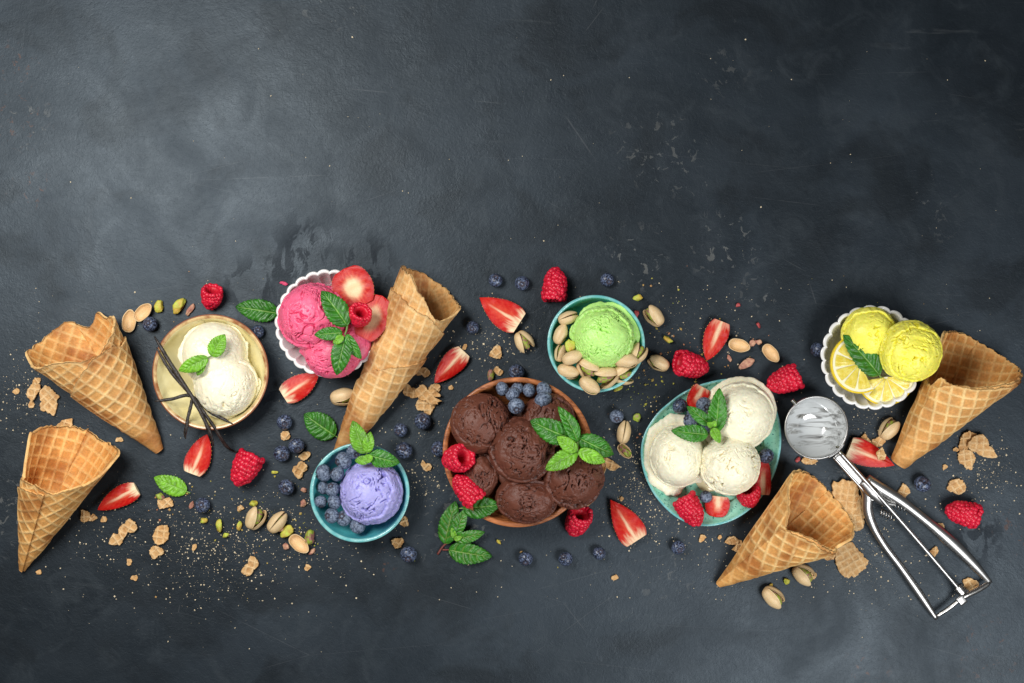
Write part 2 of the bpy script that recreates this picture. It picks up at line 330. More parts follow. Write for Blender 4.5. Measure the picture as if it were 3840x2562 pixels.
# ------------------------------------------------------------------ waffle cones
C_LO, C_MID, C_HI = lin(158, 94, 42), lin(214, 158, 92), lin(242, 208, 148)
def ridge(x, y, per, wd=.16):
    fx = np.abs((x/per) % 1-.5)*2; fy = np.abs((y/per) % 1-.5)*2       # 1 on the lines
    m = np.maximum(fx, fy); return sstep(1-wd*2.2, 1-wd*.5, m)
def cone(label, tip, az, al, sheets, per=41, grot=.6, s0=14, seed=1, tint=(1, 1, 1), th=7, rag=5, rel=1.0):
    az, al = math.radians(az), math.radians(al)
    d = np.array([math.sin(az), math.cos(az), 0]); e = np.array([math.cos(az), -math.sin(az), 0])       # world: y up
    ax = d*math.cos(al)+np.array([0, 0, math.sin(al)]); up = -d*math.sin(al)+np.array([0, 0, math.cos(al)])
    T = W(tip[0], tip[1], 7); allV = []; allF = []; allC = []; off = 0
    for si, (t0, t1, rim, ro) in enumerate(sheets):
        nt, ns = max(40, int((t1-t0)/1.7)), 96
        tt = np.linspace(t0, t1, nt); rx = np.array([r[0] for r in rim], float); ry = np.array([r[1] for r in rim], float)
        full = t1-t0 >= 359
        if full:
            rx = np.r_[rx-360, rx, rx+360]; ry = np.r_[ry, ry, ry]
        o = np.argsort(rx); R = np.interp(tt, rx[o], ry[o])
        R = np.convolve(np.pad(R, 2, mode='edge'), np.ones(5)/5, 'valid')
        R = R+rag*n1(tt*.16, seed+si)+rag*.8*n1(tt*.5, seed+9+si)+2.2*np.abs(np.sin(tt*.19+seed))
        thr = np.radians(tt)[:, None]
        jj = np.linspace(0, 1, ns)[None, :]; S = s0+(R[:, None]-s0)*jj
        phi = thr*math.sin(al); X = S*np.cos(phi+grot); Y = S*np.sin(phi+grot)
        h = ridge(X, Y, per); fade = (.35+.65*sstep(20, 240, S-s0))*(.75+.25*noise(np.stack([X.ravel()/70, Y.ravel()/70, X.ravel()*0+seed], -1), 3).reshape(X.shape))
        edge = sstep(16, 0, R[:, None]-S); h = np.maximum(h*fade, edge*.7)
        wob = 2.5*noise(np.stack([X.ravel()/55, Y.ravel()/55, X.ravel()*0+seed], -1), 5).reshape(X.shape)
        tk = th*(1-.35*edge*(jj > .985))
        for side in (1, -1):
            r = S*math.sin(al)+ro+wob+side*(tk*.5+h*4.6*rel)
            a = S*math.cos(al)
            p = T+a[..., None]*ax+(np.sin(thr)*r)[..., None]*e+(np.cos(thr)*r)[..., None]*up
            p = p.reshape(-1, 3); allV.append(p)
            n3 = np.stack([X.ravel()/34, Y.ravel()/34, X.ravel()*0+si+seed], -1)
            q = .5+.5*fbm(n3, 11, 3); hh = h.ravel()
            c = C_MID[None]*(1-hh[:, None]*rel)+C_HI[None]*hh[:, None]*rel
            br = sstep(.42, .80, .5+.6*fbm(n3*.40, 21+seed, 4))[:, None]*(.85-.35*hh[:, None]); c = c*(1-br)+C_LO[None]*br
            c = c*(.80+.38*q[:, None])*np.array(tint)
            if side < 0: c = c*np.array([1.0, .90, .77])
            allC.append(c)
        n = nt*ns
        allF.append(gridf(nt, ns, False, off)); allF.append(gridf(nt, ns, False, off+n, True))
        i = np.arange(nt-1)
        for col_, rev in ((ns-1, False), (0, True)):
            a = off+i*ns+col_; q = np.stack([a, a+ns, a+ns+n, a+n], -1); allF.append(q[:, ::-1] if rev else q)
        k = np.arange(ns-1)
        for row, rev in ((0, False), (nt-1, True)):
            a = off+row*ns+k; q = np.stack([a, a+n, a+1+n, a+1], -1); allF.append(q[:, ::-1] if rev else q)
        off += 2*n
    V = np.concatenate(allV); V[:, 2] = np.maximum(V[:, 2], .6)
    o = solo('waffle_cone', V, np.concatenate(allF)[:, ::-1], MAT['waffle'], label, 'waffle cone', np.array([T[0], T[1], 0]), np.concatenate(allC), 'empty waffle cones')
    return o
cone('empty waffle cone with a torn peak, lying beside the cream bowl', (606, 1700), -33.5, 17.5, [
    (-180, 180, [(-180, 586), (-170, 606), (-154, 610), (-129, 606), (-102, 610), (-88, 568), (-24, 548), (-6, 520), (4, 492), (18, 490), (29, 476), (60, 500), (90, 532), (115, 540), (137, 544), (146, 580), (160, 546), (171, 544)], 0),
    (-105, 120, [(-105, 392), (-72, 384), (-40, 414), (-9, 452), (16, 480), (47, 472), (68, 446), (120, 450)], 11)], grot=.25, seed=3)
cone('upright looking waffle cone with wide open mouth at the lower left corner', (84, 2150), 24.5, 16.5, [
    (-180, 180, [(-180, 588), (-158, 576), (-136, 570), (-117, 558), (-97, 546), (-93, 470), (-80, 392), (-60, 402), (-30, 430), (-15, 446), (5, 442), (18, 436), (39, 480), (65, 506), (90, 556), (103, 612), (128, 604), (160, 578)], 0),
    (-150, 6, [(-150, 330), (-90, 336), (-40, 392), (6, 424)], 10)], grot=.78, seed=8, tint=(1.03, 1, .93))
cone('pale waffle cone rolled in overlapping layers beside the pink ice cream', (1254, 1740), 29.6, 9.5, [
    (-180, 180, [(-180, 777), (-147, 788), (-128, 780), (-90, 790), (-47, 788), (-35, 792), (-18, 764), (2, 744), (34, 692), (53, 694), (80, 720), (95, 755), (137, 762), (164, 778)], 0),
    (-150, 120, [(-150, 690), (-90, 700), (-65, 700), (-40, 706), (-9, 692), (23, 690), (60, 662), (90, 640), (120, 640)], 10),
    (-105, 105, [(-105, 296), (-80, 320), (-30, 400), (20, 462), (80, 525), (105, 530)], 19)], per=36, grot=.1, seed=15, tint=(1.0, 1.08, 1.22), rag=4, rel=.6)
cone('blunt tipped waffle cone propped behind the lemon ice cream', (3308, 1807), 34.1, 14.5, [
    (-180, 180, [(-180, 634), (-156, 628), (-103, 598), (-80, 420), (-56, 416), (-48, 470), (-27, 466), (-14, 484), (9, 512), (37, 568), (71, 624), (106, 644), (124, 646), (159, 640)], 0),
    (-45, 150, [(-45, 410), (-27, 460), (-14, 480), (9, 506), (37, 560), (71, 612), (106, 622), (150, 610)], 10)], s0=95, grot=.45, seed=22, tint=(.97, .94, .88))
cone('waffle cone with gaping diamond mouth beside the steel disher', (2681, 2196), 50.0, 18.0, [
    (-180, 180, [(-180, 550), (-165, 550), (-146, 544), (-121, 536), (-88, 526), (-71, 502), (-51, 470), (-37, 450), (-19, 392), (-2, 432), (19, 464), (60, 468), (92, 474), (98, 528), (119, 556), (137, 560), (151, 556), (163, 556)], 0),
    (-24, 150, [(-24, 384), (-2, 424), (19, 456), (60, 462), (92, 462), (120, 470), (150, 470)], 10)], grot=.5, seed=31, tint=(1.03, 1, .93))

# ------------------------------------------------------------------ bowls
INNER = {}                                              # inside wall of each bowl: centre, heights, radii
def keep_inside(key, v, gap=3.0):
    """ice cream takes the shape of the bowl it lies in: nothing below the rim passes the wall"""
    if key is None: return v
    org, pr = INNER[key]; pr = sorted((z, r) for r, z in pr); zz = np.array([q[0] for q in pr]); rr = np.array([q[1] for q in pr]); H = zz[-1]
    d = v[:, :2]-org[:2]; rad = np.hypot(d[:, 0], d[:, 1]); lim = np.maximum(np.interp(v[:, 2], zz, rr)-gap, 4)
    k = np.where((v[:, 2] < H) & (rad > lim), lim/np.maximum(rad, 1e-6), 1.0)
    v = v.copy(); v[:, :2] = org[:2]+d*k[:, None]; return v
def bowlprof(R, H, t, rb, foot=8, n=26):
    out = smoothprof([(0.1, 3), (rb*.8, 3), (rb, 0), (rb+3, foot), (R*.80, H*.38), (R*.95, H*.74), (R, H-3)], n)
    lip = [(R-1, H-.5), (R-t*.35, H+1), (R-t*.7, H), (R-t, H-3)]
    inn = smoothprof([(R-t-.5, H-6), (R*.95-t-1, H*.72), (R*.79-t, H*.36), (rb*.92, foot+6), (rb*.5, foot+3), (.1, foot+3)], n)
    return out, lip, inn
def round_bowl(name, label, cx, cy, Rimg, H, t, rb, mats, lipmat, group='bowls of ice cream'):
    k = 1-H/D; R = Rimg*k; c = W(cx, cy, H); org = np.array([c[0], c[1], 0])
    o = thing(name, label, 'bowl', org, group=group)
    a, l, b = bowlprof(R, H, t, R*rb)
    wob = lambda th, i: 1+.004*np.sin(2*th+R)+.003*np.sin(3*th+1)
    v, f = lathe(a, 128, wob); part('outer_wall', v+org, f, mats, o)
    v, f = lathe([a[-1]]+l+[b[0]], 128, wob); part('rim', v+org, f, lipmat, o)
    v, f = lathe(b, 128, wob); part('inner_wall', v+org, f, mats, o)
    INNER[(cx, cy)] = (org, b)
    return o, org, R
round_bowl('ceramic_bowl', 'small teal glazed bowl of lavender ice cream and blueberries', 1348, 1848, 187, 125, 13, .50, MAT['teal'], MAT['teal_rim'])
round_bowl('ceramic_bowl', 'small aqua glazed bowl of green pistachio ice cream', 2235, 1289, 183, 125, 11, .50, MAT['teal_light'], MAT['teal_rim'])
round_bowl('wooden_bowl', 'large turned wooden bowl of chocolate ice cream', 1942, 1696, 282, 175, 18, .48, MAT['wood'], MAT['wood'])
def cream_bowl():
    H = 118; k = 1-H/D; R = 217*k; c = W(789, 1396, H); org = np.array([c[0], c[1], 0])
    o = thing('ceramic_bowl', 'cream glazed bowl with brown rim under vanilla ice cream', 'bowl', org, group='bowls of ice cream')
    out = smoothprof([(.1, 3), (70, 3), (84, 0), (90, 4), (R*.68, 16), (R*.88, H*.42), (R, H-5)], 30)
    inn = smoothprof([(R-15, H-5), (R*.86, H*.60), (R*.72, 38), (R*.56, 20), (.1, 15)], 30)
    wob = lambda th, i: 1+.006*np.sin(2*th+.4)
    v, f = lathe(out, 128, wob); part('outer_wall', v+org, f, MAT['brown_line'], o)
    v, f = lathe([out[-1], (R+1, H-2), (R-1, H), (R-4, H+.6)], 128, wob); part('rim_edge', v+org, f, MAT['brown_line'], o)
    v, f = lathe([(R-4, H+.6), (R-8, H), (R-12, H-1.5), inn[0]], 128, wob); part('rim', v+org, f, MAT['cream_rim'], o)
    v, f = lathe(inn, 128, wob); part('inner_wall', v+org, f, MAT['cream'], o)
    INNER[(789, 1396)] = (org, inn)
    P = []
    for i, (r, z) in enumerate(inn[:16]):
        th = math.radians(100-i*.35+1.2*math.sin(i*1.9)); P.append(org+np.array([(r-.4)*math.cos(th), (r-.4)*math.sin(th), z+.5]))
    v, f = tube(spline(P, 40), .7, .5, 6); part('crack', v, f, MAT['crack'], o)
cream_bowl()
def ramekin(label, cx, cy, Rimg, H, n, ph):
    k = 1-H/D; R = Rimg*k; c = W(cx, cy, H); org = np.array([c[0], c[1], 0]); t = 13; rb = R*.74
    o = thing('fluted_ramekin', label, 'ramekin', org, group='fluted porcelain ramekins')
    def flute(amt): return lambda th, i: 1+amt[i]*(np.abs(np.cos(n*th/2+ph))**.55-.6)
    out = smoothprof([(.1, 3), (rb*.9, 3), (rb, 0), (rb+2, 8), (R*.88, H*.5), (R, H-4)], 22)
    lip = [out[-1], (R+.5, H-2), (R-2, H), (R-t*.5, H+1), (R-t+2, H), (R-t, H-3)]
    inn = smoothprof([(R-t, H-3), (R*.88-t, H*.5), (rb*.93, 18), (rb*.8, 11), (.1, 10)], 24)
    INNER[(cx, cy)] = (org, [(r*(1-.035*float(sstep(4, H*.75, z))), z) for r, z in inn])
    am = lambda pr: [.055*float(sstep(4, H*.75, z)) for r, z in pr]
    for nm, pr in (('outer_wall', out), ('rim', lip), ('inner_wall', inn)):
        v, f = lathe(pr, n*14, flute(am(pr))); part(nm, v+org, f, MAT['white'], o)
ramekin('white fluted ramekin of pink strawberry ice cream', 1232, 1212, 198, 120, 26, .3)
ramekin('white fluted ramekin of yellow lemon ice cream', 3273, 1341, 192, 120, 22, .9)
def plate():
    H = 55; pts = np.array([(1200, 55), (1400, 85), (1520, 180), (1600, 360), (1645, 620), (1625, 830), (1560, 1030), (1440, 1230), (1250, 1400), (950, 1500), (700, 1460), (480, 1290), (340, 1080), (280, 900), (275, 700), (300, 600), (380, 460), (560, 280), (760, 150), (950, 85)], float)/2.613+np.array([2300, 1400])
    c = W(2667, 1697, H); org = np.array([c[0], c[1], 0]); q = np.array([W(x, y, H) for x, y in pts])-c
    a = np.arctan2(q[:, 1], q[:, 0]); r = np.hypot(q[:, 0], q[:, 1]); o_ = np.argsort(a); a, r = a[o_], r[o_]
    n = 160; th = np.linspace(0, 2*np.pi, n, endpoint=False); tw = (th+np.pi) % (2*np.pi)-np.pi
    rr = np.interp(tw, np.r_[a-2*np.pi, a, a+2*np.pi], np.r_[r, r, r])
    for _ in range(4): rr = (np.roll(rr, 1)+rr*2+np.roll(rr, -1))/4
    rad = lambda t, i: rr
    o = thing('turquoise_plate', 'egg shaped speckled turquoise plate under three white scoops', 'plate', org)
    out = smoothprof([(.001, 3), (.5, 3), (.56, 0), (.6, 6), (.85, H*.45), (1.0, H-4)], 24)
    lip = [out[-1], (1.001, H-2), (.995, H), (.985, H+.5), (.972, H-1.5)]
    inn = smoothprof([(.972, H-1.5), (.9, H*.72), (.78, 30), (.6, 17), (.3, 13), (.001, 13)], 34)
    for nm, pr, m in (('outer_wall', out, 'plate'), ('rim', lip, 'teal_rim'), ('inner_wall', inn, 'plate')):
        v, f = lathe(pr, n, rad); part(nm, v+org, f, MAT[m], o)
plate()

# ------------------------------------------------------------------ ice cream
def rotm(axis):                                       # a frame whose third axis is `axis`
    a = np.array(axis, float); a /= np.linalg.norm(a); b = np.cross(a, (0.3, .9, .2)); b /= np.linalg.norm(b); return np.stack([b, np.cross(a, b), a], 1)
def icecream(label, cx, cy, zc, Rimg, cols, seed, scrape=(1, .3, 0), pit=1.0, ledge=None, squash=(1, 1, .95), collar=None, zmin=16, mat='ice', lump=.035, flat=None, n=76, melt=None, bowl=None):
    """a scraped ball; cols=(low, mid, high) colours of pits, body and ridges; ledge=(axis, degrees, height)"""
    k = 1-zc/D; r = Rimg*k; c = W(cx, cy, zc); d, F = csphere(n)
    Fm = rotm(scrape); q = d@Fm
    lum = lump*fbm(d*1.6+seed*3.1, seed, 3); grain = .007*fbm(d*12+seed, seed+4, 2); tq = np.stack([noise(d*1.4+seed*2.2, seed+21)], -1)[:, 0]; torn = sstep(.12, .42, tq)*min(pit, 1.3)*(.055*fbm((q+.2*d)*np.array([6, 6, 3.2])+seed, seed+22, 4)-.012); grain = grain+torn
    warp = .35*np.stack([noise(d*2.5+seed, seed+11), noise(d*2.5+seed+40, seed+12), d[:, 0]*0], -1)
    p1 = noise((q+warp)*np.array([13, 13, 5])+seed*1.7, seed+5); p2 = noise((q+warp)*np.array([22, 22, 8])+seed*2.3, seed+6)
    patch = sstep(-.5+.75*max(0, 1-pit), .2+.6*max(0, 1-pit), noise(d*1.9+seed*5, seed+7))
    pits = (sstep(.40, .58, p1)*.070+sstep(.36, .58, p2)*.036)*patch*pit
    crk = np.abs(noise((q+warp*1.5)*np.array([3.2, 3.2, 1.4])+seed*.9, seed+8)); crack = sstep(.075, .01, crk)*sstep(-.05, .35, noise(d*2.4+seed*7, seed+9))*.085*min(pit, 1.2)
    disp = lum+grain-pits-crack; tone = .5*np.clip(1-(pits+crack)*11, 0, 1)+.25+1.6*lum+2.2*grain  # painted shading: pits, cracks and ledge creases take the darker low colour
    if ledge is not None:
        for (axv, deg, hgt) in (ledge if isinstance(ledge, list) else [ledge]):
            A = rotm(axv); s = d@A; ang = np.degrees(np.arccos(np.clip(s[:, 2], -1, 1))); th = np.arctan2(s[:, 1], s[:, 0])
            cut = deg+5*noise(np.stack([np.cos(th)*2, np.sin(th)*2, th*0+seed], -1), seed+3)+3*noise(np.stack([np.cos(th)*8, np.sin(th)*8, th*0+seed], -1), seed+13)
            st = sstep(0, 2.2, ang-cut); dip = np.exp(-((ang-cut+.6)/1.3)**2)
            fall = 1-sstep(12, 40, ang-cut)
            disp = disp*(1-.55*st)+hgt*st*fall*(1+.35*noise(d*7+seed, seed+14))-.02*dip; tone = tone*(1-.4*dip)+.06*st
    v = d*np.array(squash)*r*(1+disp)[:, None]
    v = v+c; v[:, 2] = np.maximum(v[:, 2], zmin); v = keep_inside(bowl, v)
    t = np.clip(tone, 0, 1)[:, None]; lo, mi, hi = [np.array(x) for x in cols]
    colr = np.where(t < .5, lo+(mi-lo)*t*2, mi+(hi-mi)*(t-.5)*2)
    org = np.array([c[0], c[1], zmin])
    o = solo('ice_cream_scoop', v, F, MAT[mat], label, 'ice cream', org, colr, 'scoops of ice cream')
    if melt is not None:                                # (radius factor, level)
        mr, ml = melt; a_ = np.linspace(0, 2*np.pi, 72, endpoint=False); rr_ = r*mr*(1+.16*noise(np.stack([np.cos(a_)*1.5, np.sin(a_)*1.5, a_*0+seed], -1), seed+51)+.05*noise(np.stack([np.cos(a_)*5, np.sin(a_)*5, a_*0+seed], -1), seed+52))
        pv = np.concatenate([np.stack([rr_*f_*np.cos(a_)+c[0], rr_*f_*np.sin(a_)+c[1], a_*0+ml+h_], -1) for f_, h_ in ((.4, 0), (.85, 0), (.95, -1), (.985, -2.6), (1.0, -5.5))])
        pv = keep_inside(bowl, pv, 1.0)
        part('melt_puddle', pv, gridf(5, 72, True), MAT['melt'] if mat == 'ice' else MAT[mat], o, np.ones((len(pv), 1))*(np.array(cols[1])*.6+np.array(cols[0])*.4))
    if collar is not None:                              # (radius factor, minor factor, z, ragged, centre shift)
        rf, mf, z, rg, sh = collar; m_, n_ = 26, 150
        al = np.linspace(0, 2*np.pi, n_, endpoint=False); be = np.linspace(0, 2*np.pi, m_, endpoint=False)
        A, B = np.meshgrid(al, be, indexing='ij'); cs = np.stack([np.cos(A)*2.2, np.sin(A)*2.2, A*0+seed], -1).reshape(-1, 3)
        rag = (noise(cs, seed+31)+.35*noise(cs*2.7, seed+32)+.14*noise(cs*6, seed+33)).reshape(A.shape)
        maj = r*rf*(1+rg*.55*rag); mnr = r*mf*(1+rg*2.2*rag)
        fine = .05*noise(np.stack([np.cos(A)*9, np.sin(A)*9, B*1.3], -1).reshape(-1, 3), seed+34).reshape(A.shape)+.04*noise(np.stack([np.cos(A)*22, np.sin(A)*22, B*2], -1).reshape(-1, 3), seed+35).reshape(A.shape)
        x = maj+mnr*np.cos(B)*(1+fine); zz = z+mnr*.62*np.sin(B)*(1+fine*2)
        cv = np.stack([x*np.cos(A)*squash[0]+c[0]+sh[0], x*np.sin(A)*squash[1]+c[1]+sh[1], np.maximum(zz, zmin-2)], -1).reshape(-1, 3); cv = keep_inside(bowl, cv, 1.5)
        i, j = np.meshgrid(np.arange(n_), np.arange(m_), indexing='ij')
        f = np.stack([i*m_+j, ((i+1) % n_)*m_+j, ((i+1) % n_)*m_+(j+1) % m_, i*m_+(j+1) % m_], -1).reshape(-1, 4)
        tt = (.55+.25*fine.reshape(-1)*8)[:, None]; cc = np.clip(mi+(hi-mi)*tt, 0, 1)*np.ones((len(cv), 1))
        part('collar', cv, f, MAT[mat], o, cc)
    return o
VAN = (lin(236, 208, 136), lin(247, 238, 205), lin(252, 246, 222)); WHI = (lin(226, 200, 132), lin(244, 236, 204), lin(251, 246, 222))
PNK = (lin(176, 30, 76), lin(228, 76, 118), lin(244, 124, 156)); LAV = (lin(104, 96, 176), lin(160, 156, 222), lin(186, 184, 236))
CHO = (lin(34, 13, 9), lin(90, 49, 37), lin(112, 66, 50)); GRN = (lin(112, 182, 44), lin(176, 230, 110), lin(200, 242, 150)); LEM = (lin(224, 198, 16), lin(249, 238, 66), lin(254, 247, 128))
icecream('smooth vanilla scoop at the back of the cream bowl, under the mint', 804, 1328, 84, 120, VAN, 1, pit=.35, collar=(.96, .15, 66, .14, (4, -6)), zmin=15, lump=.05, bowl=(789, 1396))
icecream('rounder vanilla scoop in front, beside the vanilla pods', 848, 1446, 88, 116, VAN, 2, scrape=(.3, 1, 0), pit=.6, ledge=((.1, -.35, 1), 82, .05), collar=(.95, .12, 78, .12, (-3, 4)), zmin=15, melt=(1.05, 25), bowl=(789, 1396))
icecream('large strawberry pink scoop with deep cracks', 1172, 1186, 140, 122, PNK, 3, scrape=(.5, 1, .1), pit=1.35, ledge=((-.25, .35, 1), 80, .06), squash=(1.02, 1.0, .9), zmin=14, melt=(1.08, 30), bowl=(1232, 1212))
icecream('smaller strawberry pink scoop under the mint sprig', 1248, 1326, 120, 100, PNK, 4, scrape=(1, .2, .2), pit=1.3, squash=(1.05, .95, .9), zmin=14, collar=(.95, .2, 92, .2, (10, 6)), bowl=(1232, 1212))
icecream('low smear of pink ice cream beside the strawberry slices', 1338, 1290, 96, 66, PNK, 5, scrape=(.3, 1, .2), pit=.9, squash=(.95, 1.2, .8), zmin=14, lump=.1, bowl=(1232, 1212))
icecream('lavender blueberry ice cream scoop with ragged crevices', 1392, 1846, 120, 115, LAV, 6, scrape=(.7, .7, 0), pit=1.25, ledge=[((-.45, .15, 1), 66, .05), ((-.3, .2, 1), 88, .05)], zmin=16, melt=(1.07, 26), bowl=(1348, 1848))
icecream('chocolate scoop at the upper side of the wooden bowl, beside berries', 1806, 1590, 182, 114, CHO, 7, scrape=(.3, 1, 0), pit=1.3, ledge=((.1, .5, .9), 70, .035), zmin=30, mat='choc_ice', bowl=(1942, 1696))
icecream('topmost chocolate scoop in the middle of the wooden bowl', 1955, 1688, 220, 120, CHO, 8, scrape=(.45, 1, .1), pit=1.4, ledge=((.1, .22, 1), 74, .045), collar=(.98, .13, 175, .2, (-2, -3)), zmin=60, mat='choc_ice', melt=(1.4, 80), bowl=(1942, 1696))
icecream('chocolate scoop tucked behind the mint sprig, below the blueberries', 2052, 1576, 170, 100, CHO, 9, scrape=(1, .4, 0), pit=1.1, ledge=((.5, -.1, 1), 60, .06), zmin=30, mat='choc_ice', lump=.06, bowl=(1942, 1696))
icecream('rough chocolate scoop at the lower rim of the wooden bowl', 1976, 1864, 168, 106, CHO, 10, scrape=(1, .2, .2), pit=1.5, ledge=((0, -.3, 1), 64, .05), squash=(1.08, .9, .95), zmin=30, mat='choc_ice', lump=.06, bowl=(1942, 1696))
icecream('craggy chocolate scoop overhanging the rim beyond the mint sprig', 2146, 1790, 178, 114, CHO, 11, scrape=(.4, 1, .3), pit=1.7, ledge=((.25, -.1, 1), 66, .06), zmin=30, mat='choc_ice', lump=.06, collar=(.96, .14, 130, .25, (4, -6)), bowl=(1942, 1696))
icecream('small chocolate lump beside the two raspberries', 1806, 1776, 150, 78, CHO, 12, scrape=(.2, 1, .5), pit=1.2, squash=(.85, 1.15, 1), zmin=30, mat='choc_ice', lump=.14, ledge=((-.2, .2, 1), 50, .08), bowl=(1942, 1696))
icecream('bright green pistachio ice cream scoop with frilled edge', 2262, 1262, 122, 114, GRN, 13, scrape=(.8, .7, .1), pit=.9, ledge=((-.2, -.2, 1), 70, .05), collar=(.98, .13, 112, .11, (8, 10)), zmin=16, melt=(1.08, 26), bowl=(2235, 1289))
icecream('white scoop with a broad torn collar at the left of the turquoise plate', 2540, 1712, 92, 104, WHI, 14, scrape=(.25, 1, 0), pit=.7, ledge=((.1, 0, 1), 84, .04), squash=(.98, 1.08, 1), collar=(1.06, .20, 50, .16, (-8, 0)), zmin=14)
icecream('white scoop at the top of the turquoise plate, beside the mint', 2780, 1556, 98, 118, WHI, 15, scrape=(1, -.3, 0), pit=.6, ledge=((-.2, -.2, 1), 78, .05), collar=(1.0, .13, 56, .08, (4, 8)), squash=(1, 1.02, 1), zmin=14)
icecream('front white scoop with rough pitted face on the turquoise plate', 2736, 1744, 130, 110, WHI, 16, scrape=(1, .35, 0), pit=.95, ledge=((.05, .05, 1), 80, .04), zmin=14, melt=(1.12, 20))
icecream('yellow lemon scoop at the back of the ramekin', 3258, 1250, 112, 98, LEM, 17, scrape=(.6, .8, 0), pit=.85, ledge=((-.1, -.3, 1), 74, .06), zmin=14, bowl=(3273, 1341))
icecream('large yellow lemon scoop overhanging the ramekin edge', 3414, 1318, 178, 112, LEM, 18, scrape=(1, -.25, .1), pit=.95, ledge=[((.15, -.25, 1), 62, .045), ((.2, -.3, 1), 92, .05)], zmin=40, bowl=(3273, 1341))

# ------------------------------------------------------------------ blueberries
def eul(tilt_dir, tilt, spin):                         # tips the local +z axis by `tilt` degrees towards image direction `tilt_dir` (degrees, y up)
    from mathutils import Matrix
    a = math.radians(tilt_dir)
    return (Matrix.Rotation(a, 3, 'Z')@Matrix.Rotation(math.radians(tilt), 3, 'Y')@Matrix.Rotation(math.radians(spin), 3, 'Z')).to_euler()
def berry_meshes(seed):
    na, nb = 44, 30; th = np.linspace(0, 2*np.pi, na, endpoint=False); ph = np.linspace(.0, np.pi, nb)
    ph = np.pi*(np.linspace(0, 1, nb)**1.15); P, T = np.meshgrid(ph, th, indexing='ij')
    d = np.stack([np.sin(P)*np.cos(T), np.sin(P)*np.sin(T), np.cos(P)], -1).reshape(-1, 3)
    star = .05*np.cos(5*T+seed)*np.exp(-((P-.46)/.12)**2)
    r = 1-.22*np.exp(-(P/.30)**2)+.035*np.exp(-((P-.46)/.10)**2)+star*.6; r = r.ravel()*(1+.03*noise(d*1.6+seed*4, seed))
    v = d*r[:, None]*np.array([1, 1, .88]); body = mesh('blueberry', v*100, gridf(nb, na, True)[:, ::-1])
    # ragged crown: five sepals round the dimple
    n2 = 60; t = np.linspace(0, 2*np.pi, n2, endpoint=False); lobe = np.abs(np.cos(2.5*t+seed))
    rows = []
    for rr, zz in ((.17, .74), (.24, .79), (.30, .845), (.30, .845)):
        k = len(rows)
        ro = rr+(.15*lobe**1.2+.02*n1(t*6, seed) if k == 2 else (.14*lobe**1.2-.012 if k == 3 else 0)); z = zz+(.05*lobe+.02*n1(t*5, seed+2) if k == 2 else (.01*lobe-.03 if k == 3 else 0))
        rows.append(np.stack([ro*np.cos(t), ro*np.sin(t), z+0*t], -1))
    cv = np.concatenate(rows); crown = mesh('crown', cv*100, gridf(4, n2, True))
    body.materials.append(None); crown.materials.append(MAT['crown'])
    return body, crown
BM = [berry_meshes(s) for s in range(4)]
for b, _ in BM: b.materials.clear(); b.materials.append(MAT['berry'])
BB = [b.copy() for b, _ in BM]
for b in BB: b.materials.clear(); b.materials.append(MAT['berry_bloom'])
